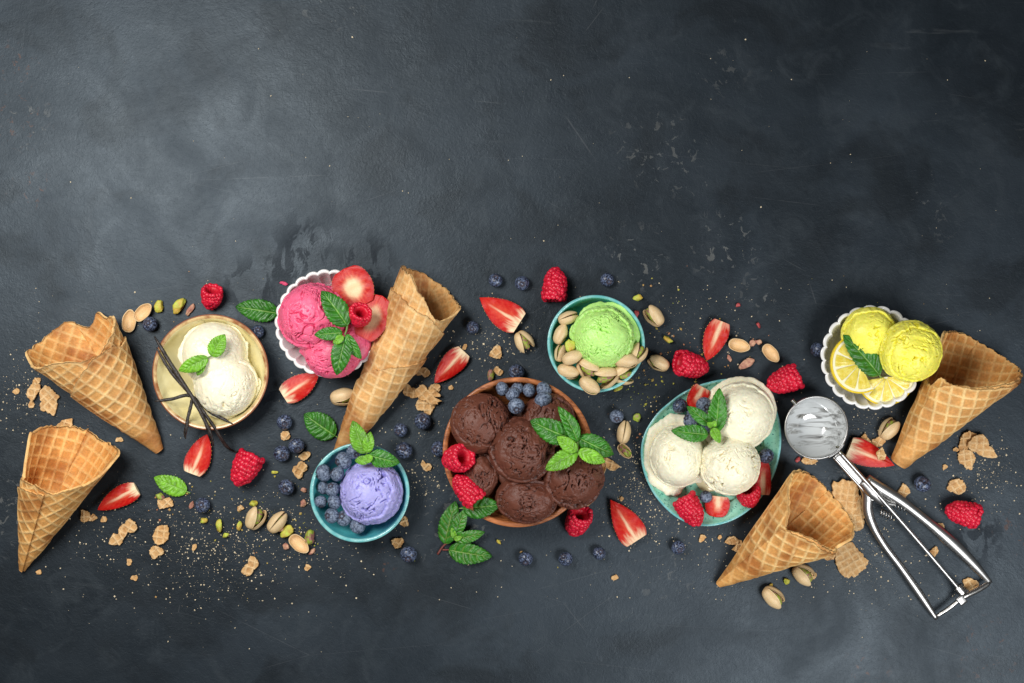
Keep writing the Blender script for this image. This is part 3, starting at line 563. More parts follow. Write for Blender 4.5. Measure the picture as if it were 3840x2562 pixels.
BERRIES = [  # x, y, z0 (bottom), radius, tilt direction, tilt, bloom, label
 (563, 1216, 0, 29, 120, 15, 0, 'blueberry touching the two empty pistachio shells'),
 (967, 1243, 0, 25, 70, 20, 0, 'blueberry between the cream bowl and the pink ramekin'),
 (1067, 1583, 0, 30, 300, 20, 0, 'glossy blueberry to the right of the cream bowl'),
 (1056, 1701, 0, 32, 330, 25, 0, 'dark blueberry, left one of a touching pair above a waffle shard'),
 (1112, 1672, 0, 31, 300, 35, 0, 'dark blueberry, right one of a touching pair above a waffle shard'),
 (1074, 1827, 0, 31, 250, 15, 0, 'lone dark blueberry outside the teal bowl, next to the raspberry'),
 (759, 1895, 0, 30, 90, 12, 0, 'blueberry lying below the pale mint leaf'),
 (1502, 1613, 0, 27, 220, 25, 0, 'smaller blueberry beside the pale cone tip, above the teal bowl'),
 (1586, 1580, 0, 33, 70, 20, 0, 'large blueberry touching the broken wafer pieces'),
 (1514, 1689, 0, 33, 100, 25, 0, 'large blueberry at the tip of the mint over the teal bowl'),
 (1645, 1684, 0, 31, 180, 30, 0, 'blueberry half hidden under the wooden bowl rim'),
 (1532, 2079, 0, 33, 270, 30, 0, 'blueberry with a wafer crumb beside it, below the teal bowl'),
 (1328, 1693, 108, 30, 320, 40, 1, 'topmost blueberry in the teal bowl, under the mint leaves'),
 (1288, 1728, 100, 34, 190, 50, 1, 'big blueberry second from the mint in the teal bowl'),
 (1214, 1773, 92, 34, 200, 75, 1, 'biggest blueberry against the left wall of the teal bowl'),
 (1265, 1778, 112, 29, 150, 80, 1, 'blueberry touching the upper left of the lavender scoop'),
 (1213, 1829, 80, 26, 180, 80, 1, 'blueberry partly covered by another at the middle left of the teal bowl'),
 (1247, 1835, 104, 28, 110, 45, 1, 'blueberry with a rusty crown at the middle of the teal bowl'),
 (1203, 1881, 92, 25, 280, 55, 1, 'small oval blueberry against the lower left wall of the teal bowl'),
 (1254, 1882, 104, 29, 200, 85, 1, 'blueberry touching the lavender scoop at its middle left'),
 (1244, 1934, 96, 30, 170, 35, 1, 'blueberry with a crumb on it in the teal bowl'),
 (1290, 1944, 84, 31, 120, 30, 1, 'shaded blueberry tucked under the lavender scoop edge'),
 (1341, 1973, 88, 31, 60, 60, 1, 'lowest blueberry in the teal bowl, on its own'),
 (1884, 1458, 158, 27, 200, 85, 2, 'leftmost blueberry of the row on the wooden bowl rim'),
 (1941, 1456, 152, 24, 90, 80, 2, 'blueberry mostly hidden behind two others in the wooden bowl'),
 (1922, 1478, 178, 28, 150, 80, 2, 'blueberry overlapping two others at the top of the wooden bowl'),
 (1984, 1464, 166, 27, 20, 85, 2, 'upright oval blueberry in the middle of the wooden bowl row'),
 (2039, 1462, 158, 31, 30, 85, 2, 'rightmost blueberry of the row on the wooden bowl rim'),
 (2037, 1499, 196, 33, 300, 88, 2, 'broad pale blueberry resting on another above the mint sprig'),
 (1936, 1523, 200, 31, 275, 30, 2, 'blueberry with orange brown crown resting on the chocolate scoops'),
 (1937, 1396, 0, 31, 110, 15, 0, 'blueberry just behind the upper wooden bowl rim on the table'),
 (1858, 1051, 0, 27, 80, 30, 0, 'first blueberry in the top row, left of its neighbour'),
 (1957, 1062, 0, 28, 270, 12, 0, 'blueberry between another blueberry and the upright raspberry'),
 (2277, 1050, 0, 27, 300, 25, 0, 'blueberry directly above the aqua bowl'),
 (1772, 1228, 0, 25, 250, 15, 0, 'small blueberry between the pale cone and a strawberry wedge'),
 (2312, 1562, 0, 27, 270, 25, 1, 'blueberry with small holes, right of the wooden bowl'),
 (2549, 1523, 38, 30, 320, 50, 0, 'blueberry at the upper left edge of the turquoise plate'),
 (2639, 1519, 52, 31, 320, 25, 1, 'blueberry with open crown beside the tall mint leaf'),
 (2592, 1540, 30, 22, 90, 60, 1, 'blueberry buried beneath the others on the turquoise plate'),
 (2589, 1576, 58, 29, 150, 60, 1, 'blueberry between two mint leaves on the turquoise plate'),
 (2641, 1612, 60, 22, 220, 80, 0, 'small blueberry peeping out under the mint on the turquoise plate'),
 (2874, 1710, 38, 30, 320, 30, 0, 'blueberry at the right edge of the turquoise plate'),
 (2647, 1863, 26, 25, 100, 60, 1, 'small blueberry between raspberry and strawberry on the turquoise plate'),
 (3066, 1312, 0, 29, 200, 80, 0, 'blueberry beside the lemon ramekin'),
 (3459, 1815, 0, 32, 80, 30, 0, 'blueberry on the far side of the disher handle'),
 (1971, 2096, 0, 28, 270, 30, 0, 'blueberry in the lower row, first from the mint sprig'),
 (2121, 2096, 0, 28, 130, 40, 0, 'blueberry in the lower row, below the raspberry'),
 (2247, 2075, 0, 25, 60, 25, 0, 'smallest blueberry of the lower row, beside a strawberry wedge'),
 (2543, 2054, 0, 27, 300, 20, 0, 'blueberry below the turquoise plate on the table'),
]
for i, (x, y, z, r, td, tl, bl, lab) in enumerate(BERRIES):
    zc = z+r*.9; kk = (1-zc/D); s = r*kk/100*(.97 if bl != 2 else 1)
    me = (BB if bl else BM)[i % 4]; me = me if bl else me[0]
    o = link('blueberry', me, None, None, W(x, y, zc), eul(td, tl, i*47), (s, s, s)); tag(o, lab, 'blueberry', 'scattered blueberries')
    link('crown', BM[i % 4][1], None, o)

# ------------------------------------------------------------------ raspberries
def raspberry_meshes(seed, L=1.0):
    ds, df = csphere(6); V = []; F = []; o = 0; g = np.random.default_rng(seed)
    hv = []; nrow = 10
    for i in range(nrow):
        t = i/(nrow-1); ang = -.18+t*1.62                                   # along the profile, base to tip
        R = .50*math.cos(ang)**1.02 if ang > 0 else .50*math.cos(ang*1.5); zz = L*1.02*math.sin(max(ang, -.3))-.35
        n = max(1, int(round(2*math.pi*R/.178)))
        for j in range(n):
            th = 2*math.pi*(j+.5*(i % 2)+.2*g.uniform(-1, 1))/n; dr = .112*(1+.22*g.uniform(-1, 1))*(1.0 if t < .8 else .92)
            nrm = np.array([math.cos(th)*math.cos(ang*.9), math.sin(th)*math.cos(ang*.9), math.sin(ang*.9)])
            c = np.array([R*math.cos(th)*.93, R*math.sin(th)*.93, zz+.045*g.uniform(-1, 1)])
            tan = np.array([-math.sin(th), math.cos(th), 0]); bt = np.cross(nrm, tan); B = np.stack([tan*1.10, bt*1.06, nrm*.92], 0)
            V.append(c+ds@B*dr); F.append(df+o); o += len(ds)
    v = np.concatenate(V); f = np.concatenate(F); flesh = mesh('flesh', v*100, f)
    prof = smoothprof([(.47, -.42), (.40, -.50), (.30, -.50), (.235, -.40), (.20, -.1), (.12, .22), (.01, .3)], 20)
    hv, hf = lathe(prof, 36, lambda th, i: 1+.05*np.sin(9*th+i*.2)); inner = mesh('hollow', hv*100, hf)
    prof2 = smoothprof([(.455, -.44), (.50, -.3), (.46, .05), (.36, .35), (.2, .56), (.01, .62)], 16); cv, cf = lathe(prof2, 32)
    core = mesh('core', cv*100, cf[:, ::-1])
    flesh.materials.append(MAT['rasp']); inner.materials.append(MAT['rasp_in']); core.materials.append(MAT['rasp_in'])
    return flesh, inner, core
RM = [raspberry_meshes(s, L) for s, L in ((1, 1.0), (2, .9), (3, 1.05))]
def raspberry(label, x, y, z0, width, hole_dir, hole_up, var, squash=1.0, spin=0):
    """hole_dir: image direction (degrees) of the hollow end; hole_up: its elevation towards the camera"""
    from mathutils import Vector, Matrix
    s = width/118.0; a, e = math.radians(hole_dir), math.radians(hole_up)
    ax = -Vector((math.cos(a)*math.cos(e), math.sin(a)*math.cos(e), math.sin(e)))        # local +z = tip
    q = ax.to_track_quat('Z', 'Y').to_matrix()@Matrix.Rotation(math.radians(spin), 3, 'Z')
    zc = z0+width*.50*(.92 if abs(hole_up) < 50 else 1.0); k = 1-zc/D
    o = thing('raspberry', label, 'raspberry', W(x, y, zc), q.to_euler(), 'raspberries', (s*k, s*k*squash, s*k))
    for nm, me in zip(('flesh', 'hollow', 'core'), RM[var]): link(nm, me, None, o)
raspberry('raspberry with open hollow, above the cream bowl', 794, 1120, 0, 86, 75, 38, 1)
raspberry('plump raspberry below the cream bowl, at the end of a vanilla pod', 919, 1756, 0, 112, 62, -8, 0)
raspberry('dark open raspberry between the strawberry slices', 1347, 1189, 178, 96, 60, 60, 1, .86)
raspberry('bright raspberry with round hollow on the wooden bowl rim', 1710, 1722, 150, 112, 20, 48, 1)
raspberry('conical raspberry resting lower on the wooden bowl rim', 1753, 1838, 145, 104, 310, 4, 2)
raspberry('raspberry with hollow facing up, below the wooden bowl', 2165, 1958, 0, 102, 70, 40, 2)
raspberry('raspberry standing tip up above the aqua bowl', 2081, 1072, 0, 104, 265, 4, 2)
raspberry('raspberry touching the red strawberry wedge beside the aqua bowl', 2591, 1370, 0, 106, 165, 18, 2)
raspberry('raspberry between the turquoise plate and the lemon ramekin', 2942, 1427, 0, 108, 20, 8, 0)
raspberry('raspberry lying at the lower edge of the turquoise plate', 2589, 1913, 30, 104, 120, -4, 0)
raspberry('raspberry with crumpled hollow beneath the front white scoop', 2808, 1858, 24, 98, 110, 44, 1)
raspberry('raspberry on its side to the right of the disher handle', 3614, 1925, 0, 104, 345, 2, 2)

# ------------------------------------------------------------------ strawberries
S_WHT, S_PNK, S_RED, S_DEEP = lin(240, 218, 178), lin(226, 92, 60), lin(192, 18, 12), lin(160, 6, 10)
def strawberry(label, base, tip, width, beta, z0, seed, shape=(.5, .8), ridge=.62, roll=0, whitebase=1.0, thick=.9, zt=None, corew=.2):
    """a cut piece: base/tip in the picture, `beta` = half angle of the wedge (90 = a flat half), cut side up"""
    hw = width/2; Rm = hw/math.sin(math.radians(min(beta, 90))); Ht = Rm*thick if beta >= 80 else Rm*ridge
    zt = z0+Ht if zt is None else zt
    b = W(base[0], base[1], zt); t = W(tip[0], tip[1], zt); L = np.linalg.norm(t-b); x = (t-b)/L; y = np.cross((0, 0, 1.0), x); c0 = (b+t)/2; org = np.array([c0[0], c0[1], z0])
    o = thing('strawberry_piece', label, 'strawberry', org, group='cut strawberry pieces')
    nt, nu = 34, 33; tt = np.linspace(0, 1, nt); a_, b_ = shape
    prof = ((tt+.10)**a_)*((1.0-tt)**b_+.0); prof = prof/prof.max(); prof = prof*(1+.03*n1(tt*6, seed)); prof[-1] = .03
    uu = np.linspace(-1, 1, nu); T, Uu = np.meshgrid(tt, uu, indexing='ij'); P = prof[:, None]*np.ones_like(Uu)
    lat = Uu*hw*P; bow = 6*np.sin(math.pi*T)*n1(np.array([seed*1.3]), 5)[0]
    drop = (np.abs(Uu)**1.15)*Ht*P*(math.cos(math.radians(beta))/math.sin(math.radians(beta)) if beta < 90 else 0)*(.55 if beta < 80 else .2)
    fine = 1.2*noise(np.stack([T.ravel()*9, Uu.ravel()*3, T.ravel()*0+seed], -1), seed).reshape(T.shape)
    zz = zt-drop+fine-Ht*.25*(T-.5)*(.6 if beta < 80 else .1); rl = math.radians(roll); zz = zz+lat*math.sin(rl)
    cut = (b+(T*L)[..., None]*x+(lat+bow)[..., None]*y); cut[..., 2] = zz
    a = np.abs(Uu); nn = fbm(np.stack([T.ravel()*4, Uu.ravel()*9, T.ravel()*0+seed], -1), seed+2, 3).reshape(T.shape)
    st = .5+.5*np.sin((T*44-a*14)+nn*3.5)                              # fibres running out to the seeds
    core = sstep(corew*.9+.06, corew*.15, a+.10*nn)*sstep(.85, .35, T)*.8
    fib = sstep(.55, .95, st)*sstep(.1, .3, a)*sstep(.95, .7, a)*.5
    wb = whitebase*sstep(.27, .02, T+.16*nn+a*.06)
    c = S_RED*np.ones(T.shape+(1,))+.0; mp = (sstep(.62, .1, a)*.45*sstep(1, .5, T)+fib*.42)[..., None]; c = c*(1-mp)+S_PNK*mp
    cw = np.maximum(core, wb)[..., None]; c = c*(1-cw)+S_WHT*cw
    A_s = Uu*.55+1e-6
    if whitebase == 0:                                             # lengthwise slice: pale heart, red border
        rho = np.sqrt((a*1.0)**2+(np.abs(T-.47)*1.75)**2)+.07*nn; hw_ = (sstep(.66, .26, rho)*(.95-.2*sstep(.5, .9, st)*sstep(.2, .5, rho)))[..., None]
        c = lin(182, 12, 8)*(1-hw_)+lin(244, 206, 160)*hw_; mid_ = (sstep(.36, .55, rho)*sstep(.95, .6, rho)*(.0+.42*sstep(.55, .95, .5+.5*np.sin(np.arctan2(T-.47, A_s)*22+nn*2))))[..., None]; c = c*(1-mid_)+lin(226, 96, 64)*mid_
    er = sstep(.84, .98, a)[..., None]*(1-.6*wb[..., None]); c = c*(1-er)+S_DEEP*er
    part('cut_face', cut.reshape(-1, 3), gridf(nt, nu), MAT['straw_cut'], o, c.reshape(-1, 3))
    # skin: from one cut edge down and round to the other
    ns = 26; ww = np.linspace(0, 1, ns); A = math.pi*ww; Tg, Ag = np.meshgrid(tt, A, indexing='ij'); Pg = prof[:, None]
    edge0 = cut[:, 0]; edge1 = cut[:, -1]; mid = (edge0+edge1)/2; half = (edge1-edge0)/2
    depth = np.maximum(np.minimum(mid[:, 2]-z0, Ht*.75*(prof+.05)), 2.0)
    bulge = 1+.10*np.sin(Ag)
    sk = mid[:, None]-half[:, None]*(np.cos(Ag)*bulge)[..., None]; sk[..., 2] = sk[..., 2]-depth[:, None]*np.sin(Ag)**.8
    sk[..., 2] = np.maximum(sk[..., 2], z0+.5)
    part('skin', sk.reshape(-1, 3), gridf(nt, ns)[:, ::-1], MAT['straw_skin'], o)
    # base face
    bf = np.concatenate([cut[0], sk[0][::-1]]); cen = bf.mean(0); bv = np.concatenate([bf, cen[None]]); n_ = len(bf)
    part('stem_end', bv, [[i, (i+1) % n_, n_] for i in range(n_)], MAT['straw_cut'], o, np.ones((len(bv), 1))*(S_WHT*.95 if whitebase > .3 else S_RED))
    # seeds along the skin just under the edge
    ds, df = csphere(4); V = []; F = []; k = 0; g = np.random.default_rng(seed)
    for ti in range(4, nt-3, 3):
        for aj in (2, ns-3, 5, ns-6):
            p = sk[ti, aj]; V.append(p+ds*np.array([2.6, 2.0, 2.2])); F.append(df+k); k += len(ds)
    part('seeds', np.concatenate(V), np.concatenate(F), MAT['seed'], o)['kind'] = 'stuff'
strawberry('strawberry wedge lying beside the lower left waffle cone', (512, 1834), (366, 1912), 78, 62, 0, 1)
strawberry('strawberry wedge with white base below the cream bowl', (719, 1777), (776, 1630), 92, 66, 0, 2)
strawberry('strawberry wedge under the edge of the pink ramekin', (1062, 1486), (1194, 1404), 92, 68, 0, 3)
strawberry('round strawberry slice standing at the top of the pink ramekin', (1356, 1146), (1290, 1008), 150, 90, 140, 4, shape=(.42, .34), whitebase=0, corew=.62, thick=.3, roll=-8)
strawberry('oval strawberry slice with pale heart beside the waffle cone', (1362, 1268), (1434, 1110), 122, 90, 150, 5, shape=(.5, .42), whitebase=0, corew=.7, thick=.3, roll=-14)
strawberry('strawberry wedge between the pale cone and the wooden bowl', (1740, 1318), (1630, 1436), 84, 60, 0, 6)
strawberry('large strawberry wedge pointing left, above the wooden bowl', (1948, 1212), (1799, 1117), 112, 74, 0, 7, shape=(.42, .9), corew=.14)
strawberry('strawberry wedge touching the raspberry beside the aqua bowl', (2708, 1206), (2650, 1352), 88, 64, 0, 8, whitebase=.35)
strawberry('small strawberry piece at the upper edge of the turquoise plate', (2636, 1452), (2594, 1530), 72, 80, 40, 9, shape=(.3, .35), whitebase=.5, corew=.4)
strawberry('narrow strawberry piece at the right of the front white scoop', (2862, 1856), (2868, 1728), 62, 80, 30, 10, shape=(.35, .45), whitebase=.4, corew=.5)
strawberry('strawberry piece between two raspberries on the turquoise plate', (2694, 1862), (2686, 1940), 92, 78, 24, 11, shape=(.25, .3), whitebase=.5, corew=.4)
strawberry('long pointed strawberry wedge below the turquoise plate', (2388, 2028), (2290, 1876), 108, 74, 0, 12, shape=(.42, .95), corew=.16, whitebase=.8)
strawberry('strawberry wedge with a wafer crumb on it, beside the disher', (3186, 1678), (3354, 1746), 96, 72, 0, 13, shape=(.4, .9), corew=.2)

# ------------------------------------------------------------------ mint
G_DARK, G_MID, G_LITE, G_VEIN = lin(30, 84, 22), lin(66, 140, 34), lin(130, 192, 50), lin(134, 178, 80)
def leaf_mesh(b, t, width, seed, arch=.10, fold=.22, roll=0, tone=.5, droop=.05, red=0.0, folded=0.0):
    """leaf blade between two world points; tone 0 dark .. 1 bright"""
    L = np.linalg.norm(t-b); x = (t-b)/L; y = np.cross((0, 0, 1.0), x); y /= np.linalg.norm(y); z = np.cross(x, y)
    r = math.radians(roll); y, z = y*math.cos(r)+z*math.sin(r), z*math.cos(r)-y*math.sin(r)
    nt, nu = 60, 25; tt = np.linspace(0, 1, nt); uu = np.linspace(-1, 1, nu); T, A = np.meshgrid(tt, uu, indexing='ij')
    sh = (tt**.55)*((1-tt)**.80); sh /= sh.max(); nv = 7
    saw = (tt*nv*1.7) % 1.0; ser = 1+.14*(saw-.5)*sstep(0, .15, tt)*sstep(1.0, .85, tt)
    hw = width/2*sh*(1+.05*n1(tt*3, seed)); a = np.abs(A)
    lat = A*hw[:, None]*np.where(a > .7, 1+(ser[:, None]-1)*(a-.7)/.3, 1.0)
    q = T*nv*.95-a*1.25*np.minimum(1, .25+T*2)+.22*noise(np.stack([T.ravel()*3, A.ravel()*1.5, T.ravel()*0+seed*1.7], -1), seed+3).reshape(T.shape)+.18*(A > 0); ve = np.abs(((q+.5) % 1)-.5)*2               # 0 on a side vein
    quilt = sstep(0, .75, ve)*sstep(0, .12, a)*sstep(1.05, .7, a)
    g2 = noise(np.stack([T.ravel()*14, A.ravel()*5, T.ravel()*0+seed], -1), seed).reshape(T.shape)
    up = arch*L*(4*T*(1-T))-droop*L*T**2+fold*np.abs(lat)*(1-.5*a)+quilt*width*.055+g2*width*.014-np.exp(-(a/.06)**2)*width*.02
    up = up+np.sin(T*7+seed)*a**2*width*.035-folded*a**2*width*.25
    P = b+(T*L)[..., None]*x+lat[..., None]*y+up[..., None]*z
    base = G_DARK*(1-tone)+G_LITE*tone if tone > .5 else G_DARK*(1-tone*1.4)+G_MID*tone*1.4
    k = (.55+.45*quilt)[..., None]; c = base*(.78+.28*k)+0*P  # grooves darker, patches between veins lighter: lit look painted into the colour
    vm = (np.maximum(np.exp(-(ve/.16)**2)*sstep(0, .1, a)*sstep(1, .75, a)*(.12 if red < .1 else .5), np.exp(-(a/.05)**2)*.55)*sstep(1, .8, T))[..., None]
    vc = G_VEIN if red < .1 else G_VEIN*(1-red)+lin(110, 44, 34)*red
    c = c*(1-vm)+vc*vm; c = c*(1+.22*g2[..., None])
    V = P.reshape(-1, 3); n = len(V); nrm = z*1.5; V2 = V-nrm
    F = [gridf(nt, nu), gridf(nt, nu, off=n, flip=True)]
    bd = np.r_[np.arange(nu), np.arange(1, nt)*nu+nu-1, (nt-1)*nu+np.arange(nu-2, -1, -1), np.arange(nt-2, 0, -1)*nu]; nx = np.roll(bd, -1)
    F.append(np.stack([bd, bd+n, nx+n, nx], -1)); C = c.reshape(-1, 3)
    mid = P[:, nu//2]-z*.2
    return np.concatenate([V, V2]), np.concatenate(F), np.concatenate([C, C*1.25]), mid
def add_leaf(parent, name, args, kw):
    v, f, c, mid = leaf_mesh(*args, **kw)
    if parent is None: return v, f, c, mid
    o = part(name, v, f, MAT['leaf'], parent, c); ORG[o.name] = ORG[parent.name]
    tv, tf = tube(mid[2:-4:2], np.linspace(1.8, .5, len(mid[2:-4:2])), None, 6); part('midrib', tv, tf, MAT['midrib'], o)
    return o
def single_leaf(label, base, tip, width, seed, zb=2, zt=2, **kw):
    b, t = W(base[0], base[1], zb), W(tip[0], tip[1], zt); v, f, c, mid = leaf_mesh(b, t, width, seed, **kw)
    zmin = v[:, 2].min()
    if zb < 10 and zmin < .5: v[:, 2] += .5-zmin; mid = mid+np.array([0, 0, .5-zmin])
    o = solo('mint_leaf', v, f, MAT['leaf'], label, 'mint leaf', np.array([b[0], b[1], b[2]]), c, 'mint leaves')
    x = (b-t)/np.linalg.norm(b-t); pt = np.concatenate([(mid[0]+x*np.array([14]))[None], mid[:-4:2]])
    tv, tf = tube(pt, np.linspace(2.2, .5, len(pt)), None, 6); part('midrib', tv, tf, MAT['midrib'], o)
def sprig(label, node, leaves, stems, stemmat='stem'):
    n = W(*node); o = thing('mint_sprig', label, 'mint sprig', n, group='mint sprigs')
    for i, (b, t, wd, kw) in enumerate(leaves): add_leaf(o, 'leaf', (W(*b), W(*t), wd, 11*i+int(node[0]) % 97), kw)
    for P in stems:
        q = spline([W(*p) for p in P], 14); v, f = tube(q, np.linspace(4.2, 2.6, 14), None, 8); part('stem', v, f, MAT[stemmat], o)
single_leaf('dark mint leaf lying behind the pink ramekin', (1046, 1176), (884, 1150), 84, 1, tone=.28, arch=.08, fold=.1)
single_leaf('dark quilted mint leaf below the pink ramekin', (1258, 1634), (1140, 1552), 96, 2, tone=.34, arch=.06, fold=.08)
single_leaf('pale mint leaf turned underside up beside the strawberry wedge', (702, 1843), (578, 1790), 74, 3, tone=.78, arch=.05, fold=.05)
single_leaf('mint leaf lying over the lower edge of the wooden bowl', (1735, 1906), (1874, 1894), 84, 4, 150, 190, tone=.2, arch=.1, fold=.15)
single_leaf('large mint leaf laid across the lemon slices', (3298, 1408), (3166, 1256), 88, 5, 138, 165, tone=.3, arch=.07, fold=.18)
sprig('small bright mint sprig on the vanilla scoops', (790, 1340, 205), [
    ((794, 1336, 205), (843, 1254, 214), 62, dict(tone=.75, fold=.3)), ((780, 1342, 204), (669, 1392, 196), 56, dict(tone=.78, fold=.25, roll=-10)), ((768, 1356, 200), (738, 1410, 190), 30, dict(tone=.6, fold=.3))],
    [[(768, 1352, 202), (782, 1341, 206), (796, 1334, 207)]])
sprig('dark five leaf mint sprig on the pink ice cream', (1296, 1248, 248), [
    ((1302, 1222, 250), (1206, 1090, 262), 86, dict(tone=.30, fold=.15, roll=12)), ((1284, 1248, 248), (1178, 1256, 252), 48, dict(tone=.36, fold=.2)), ((1299, 1254, 242), (1354, 1348, 228), 46, dict(tone=.48, fold=.3, roll=15)),
    ((1297, 1262, 238), (1262, 1408, 232), 72, dict(tone=.30, fold=.3)), ((1288, 1260, 252), (1248, 1290, 250), 30, dict(tone=.7, fold=.35))],
    [[(1302, 1216, 246), (1300, 1236, 246), (1293, 1256, 246)]])
sprig('bright mint sprig on the rim of the teal bowl', (1376, 1700, 212), [
    ((1370, 1702, 210), (1322, 1578, 216), 66, dict(tone=.52, fold=.2)), ((1376, 1698, 214), (1389, 1620, 222), 44, dict(tone=.72, fold=.3)), ((1380, 1706, 206), (1500, 1738, 196), 62, dict(tone=.46, fold=.1, droop=.12)),
    ((1386, 1724, 200), (1330, 1728, 196), 34, dict(tone=.6, fold=.2)), ((1379, 1704, 220), (1382, 1738, 222), 36, dict(tone=.8, fold=.35)), ((1392, 1728, 199), (1464, 1738, 196), 40, dict(tone=.55, fold=.2))],
    [[(1376, 1712, 198), (1376, 1700, 212), (1378, 1690, 216)]])
sprig('large mint sprig over the edge of the wooden bowl', (2165, 1668, 312), [
    ((2140, 1644, 308), (1988, 1578, 316), 88, dict(tone=.34, fold=.2, roll=-8)), ((2166, 1656, 316), (2096, 1524, 330), 56, dict(tone=.5, fold=.35, roll=20)), ((2164, 1692, 320), (2088, 1638, 330), 50, dict(tone=.82, fold=.3)),
    ((2164, 1694, 312), (2045, 1762, 318), 66, dict(tone=.60, fold=.3, roll=8)), ((2168, 1690, 312), (2271, 1734, 300), 50, dict(tone=.85, fold=.3)), ((2168, 1642, 304), (2306, 1708, 272), 76, dict(tone=.34, fold=.15, droop=.12))],
    [[(2166, 1640, 304), (2166, 1662, 312), (2165, 1694, 316)]])
sprig('mint sprig with red veins lying on the table below the wooden bowl', (1690, 2030, 10), [
    ((1668, 2040, 10), (1708, 1880, 26), 78, dict(tone=.30, fold=.25, red=.7, roll=-8)), ((1702, 2006, 24), (1748, 1908, 44), 52, dict(tone=.42, fold=.3, red=.8)), ((1706, 2024, 22), (1818, 1996, 38), 46, dict(tone=.46, fold=.3, red=.7)),
    ((1682, 2062, 8), (1845, 2088, 18), 82, dict(tone=.32, fold=.2, red=.45)), ((1706, 2020, 28), (1694, 1976, 40), 22, dict(tone=.66, fold=.4)), ((1704, 2024, 30), (1734, 2012, 42), 20, dict(tone=.7, fold=.4))],
    [[(1641, 2079, 4), (1664, 2046, 8), (1712, 2018, 22)], [(1660, 2062, 6), (1684, 2062, 8)]], 'stem_red')
sprig('fresh mint sprig standing between the white scoops', (2671, 1602, 180), [
    ((2684, 1620, 176), (2698, 1456, 200), 70, dict(tone=.50, fold=.25, roll=-6)), ((2662, 1592, 184), (2576, 1524, 196), 46, dict(tone=.42, fold=.25)), ((2656, 1630, 178), (2518, 1616, 188), 64, dict(tone=.45, fold=.2)),
    ((2671, 1604, 200), (2700, 1662, 206), 36, dict(tone=.68, fold=.35)), ((2671, 1598, 204), (2652, 1586, 220), 24, dict(tone=.8, fold=.4)), ((2672, 1598, 204), (2682, 1578, 222), 22, dict(tone=.8, fold=.4))],
    [[(2668, 1636, 170), (2671, 1612, 186), (2672, 1596, 204)]])

# ------------------------------------------------------------------ pistachios
SH_A, SH_B, SH_IN = lin(222, 196, 152), lin(196, 160, 112), lin(226, 190, 140)
def half_shell(inner=False):
    """half of a pistachio shell, long axis x, the split in the xz plane, body at +y"""
    nx, na = 34, 20; V = []; C = []
    for layer, (sc_, cc) in enumerate(((1.0, None), (.90, SH_IN))):
        xs = -np.cos(np.linspace(0, math.pi, nx)); an = np.linspace(-math.pi/2, math.pi/2, na); X, A = np.meshgrid(xs, an, indexing='ij')
        R = np.sqrt(np.clip(1-X**2, 0, 1))**.9*(1-.16*X+.03*np.sin(X*5)); pz = .60*R*(1+.05*X); py = .58*R
        v = np.stack([X*1.0, py*np.cos(A), pz*np.sin(A)], -1); v[..., 0] += .05*(X > .8)*(X-.8)*3
        vv = v.reshape(-1, 3)*sc_; V.append(vv)
        s = .5+.5*noise(np.stack([X.ravel()*1.2, A.ravel()*7, A.ravel()*0+layer], -1), 5); e = sstep(-.55, -1, X.ravel())
        col = (SH_A*(1-s[:, None]*.5)+SH_B*s[:, None]*.5); col = col*(1-e[:, None]*.4)+SH_B*e[:, None]*.4
        if layer: col = SH_IN*(.9+.2*s[:, None])
        C.append(col)
    n = nx*na; F = [gridf(nx, na, flip=True), gridf(nx, na, off=n)]; i = np.arange(nx-1)
    for c_, rev in ((0, True), (na-1, False)):
        a = i*na+c_; q = np.stack([a, a+na, a+na+n, a+n], -1); F.append(q if rev else q[:, ::-1])
    me = mesh('shell_half', np.concatenate(V)*100, np.concatenate(F), np.concatenate(C)); me.materials.append(MAT['shell']); return me
HS = half_shell()
def kernel_mesh(seed):
    d, f = csphere(10); v = d*np.array([.80, .40, .44])*(1+.10*noise(d*2+seed, seed)+.05*noise(d*6, seed+1))[:, None]; v[:, 1] *= 1-.25*np.exp(-(d[:, 2]/.25)**2)*(d[:, 1] > 0)
    me = mesh('kernel', v*100, f); me.materials.append(MAT['kernel']); return me
KM = [kernel_mesh(s) for s in (1, 2)]
from mathutils import Matrix, Euler
def pistachio(label, x, y, zc, ang, roll, gape, length=88, pitch=0, kernel=True, group='pistachios in the shell'):
    k = 1-zc/D; s = length/2/100*k
    q = Matrix.Rotation(math.radians(ang), 3, 'Z')@Matrix.Rotation(math.radians(-pitch), 3, 'Y')@Matrix.Rotation(math.radians(roll), 3, 'X')
    o = thing('pistachio', label, 'pistachio', W(x, y, zc), q.to_euler(), group, (s, s, s))
    g = math.radians(gape/2)
    for sg in (1, -1):                                 # hinge at the closed end (-x)
        rz = sg*g; c, s_ = math.cos(rz), math.sin(rz); hx = -.95
        lx, ly = hx-(hx*c), -(hx*s_)
        h = link('shell_half', HS, None, o, (lx*100, ly*100, 0), (0, 0, rz), (1, sg, 1))
    if kernel: link('kernel', KM[int(x) % 2], None, o, (6, 0, 4))
def empty_shell(label, x, y, z0, ang, length, tilt=(0, 0), hi=True):
    zc = z0+length*.29; k = 1-zc/D; s = length/2/100*k
    q = Matrix.Rotation(math.radians(ang), 3, 'Z')@Matrix.Rotation(math.radians(tilt[0]), 3, 'Y')@Matrix.Rotation(math.radians(-90+tilt[1]), 3, 'X')
    o = link('pistachio_shell', HS, None, None, W(x, y, zc), q.to_euler(), (s, s, s)); tag(o, label, 'pistachio shell', 'empty pistachio shells')
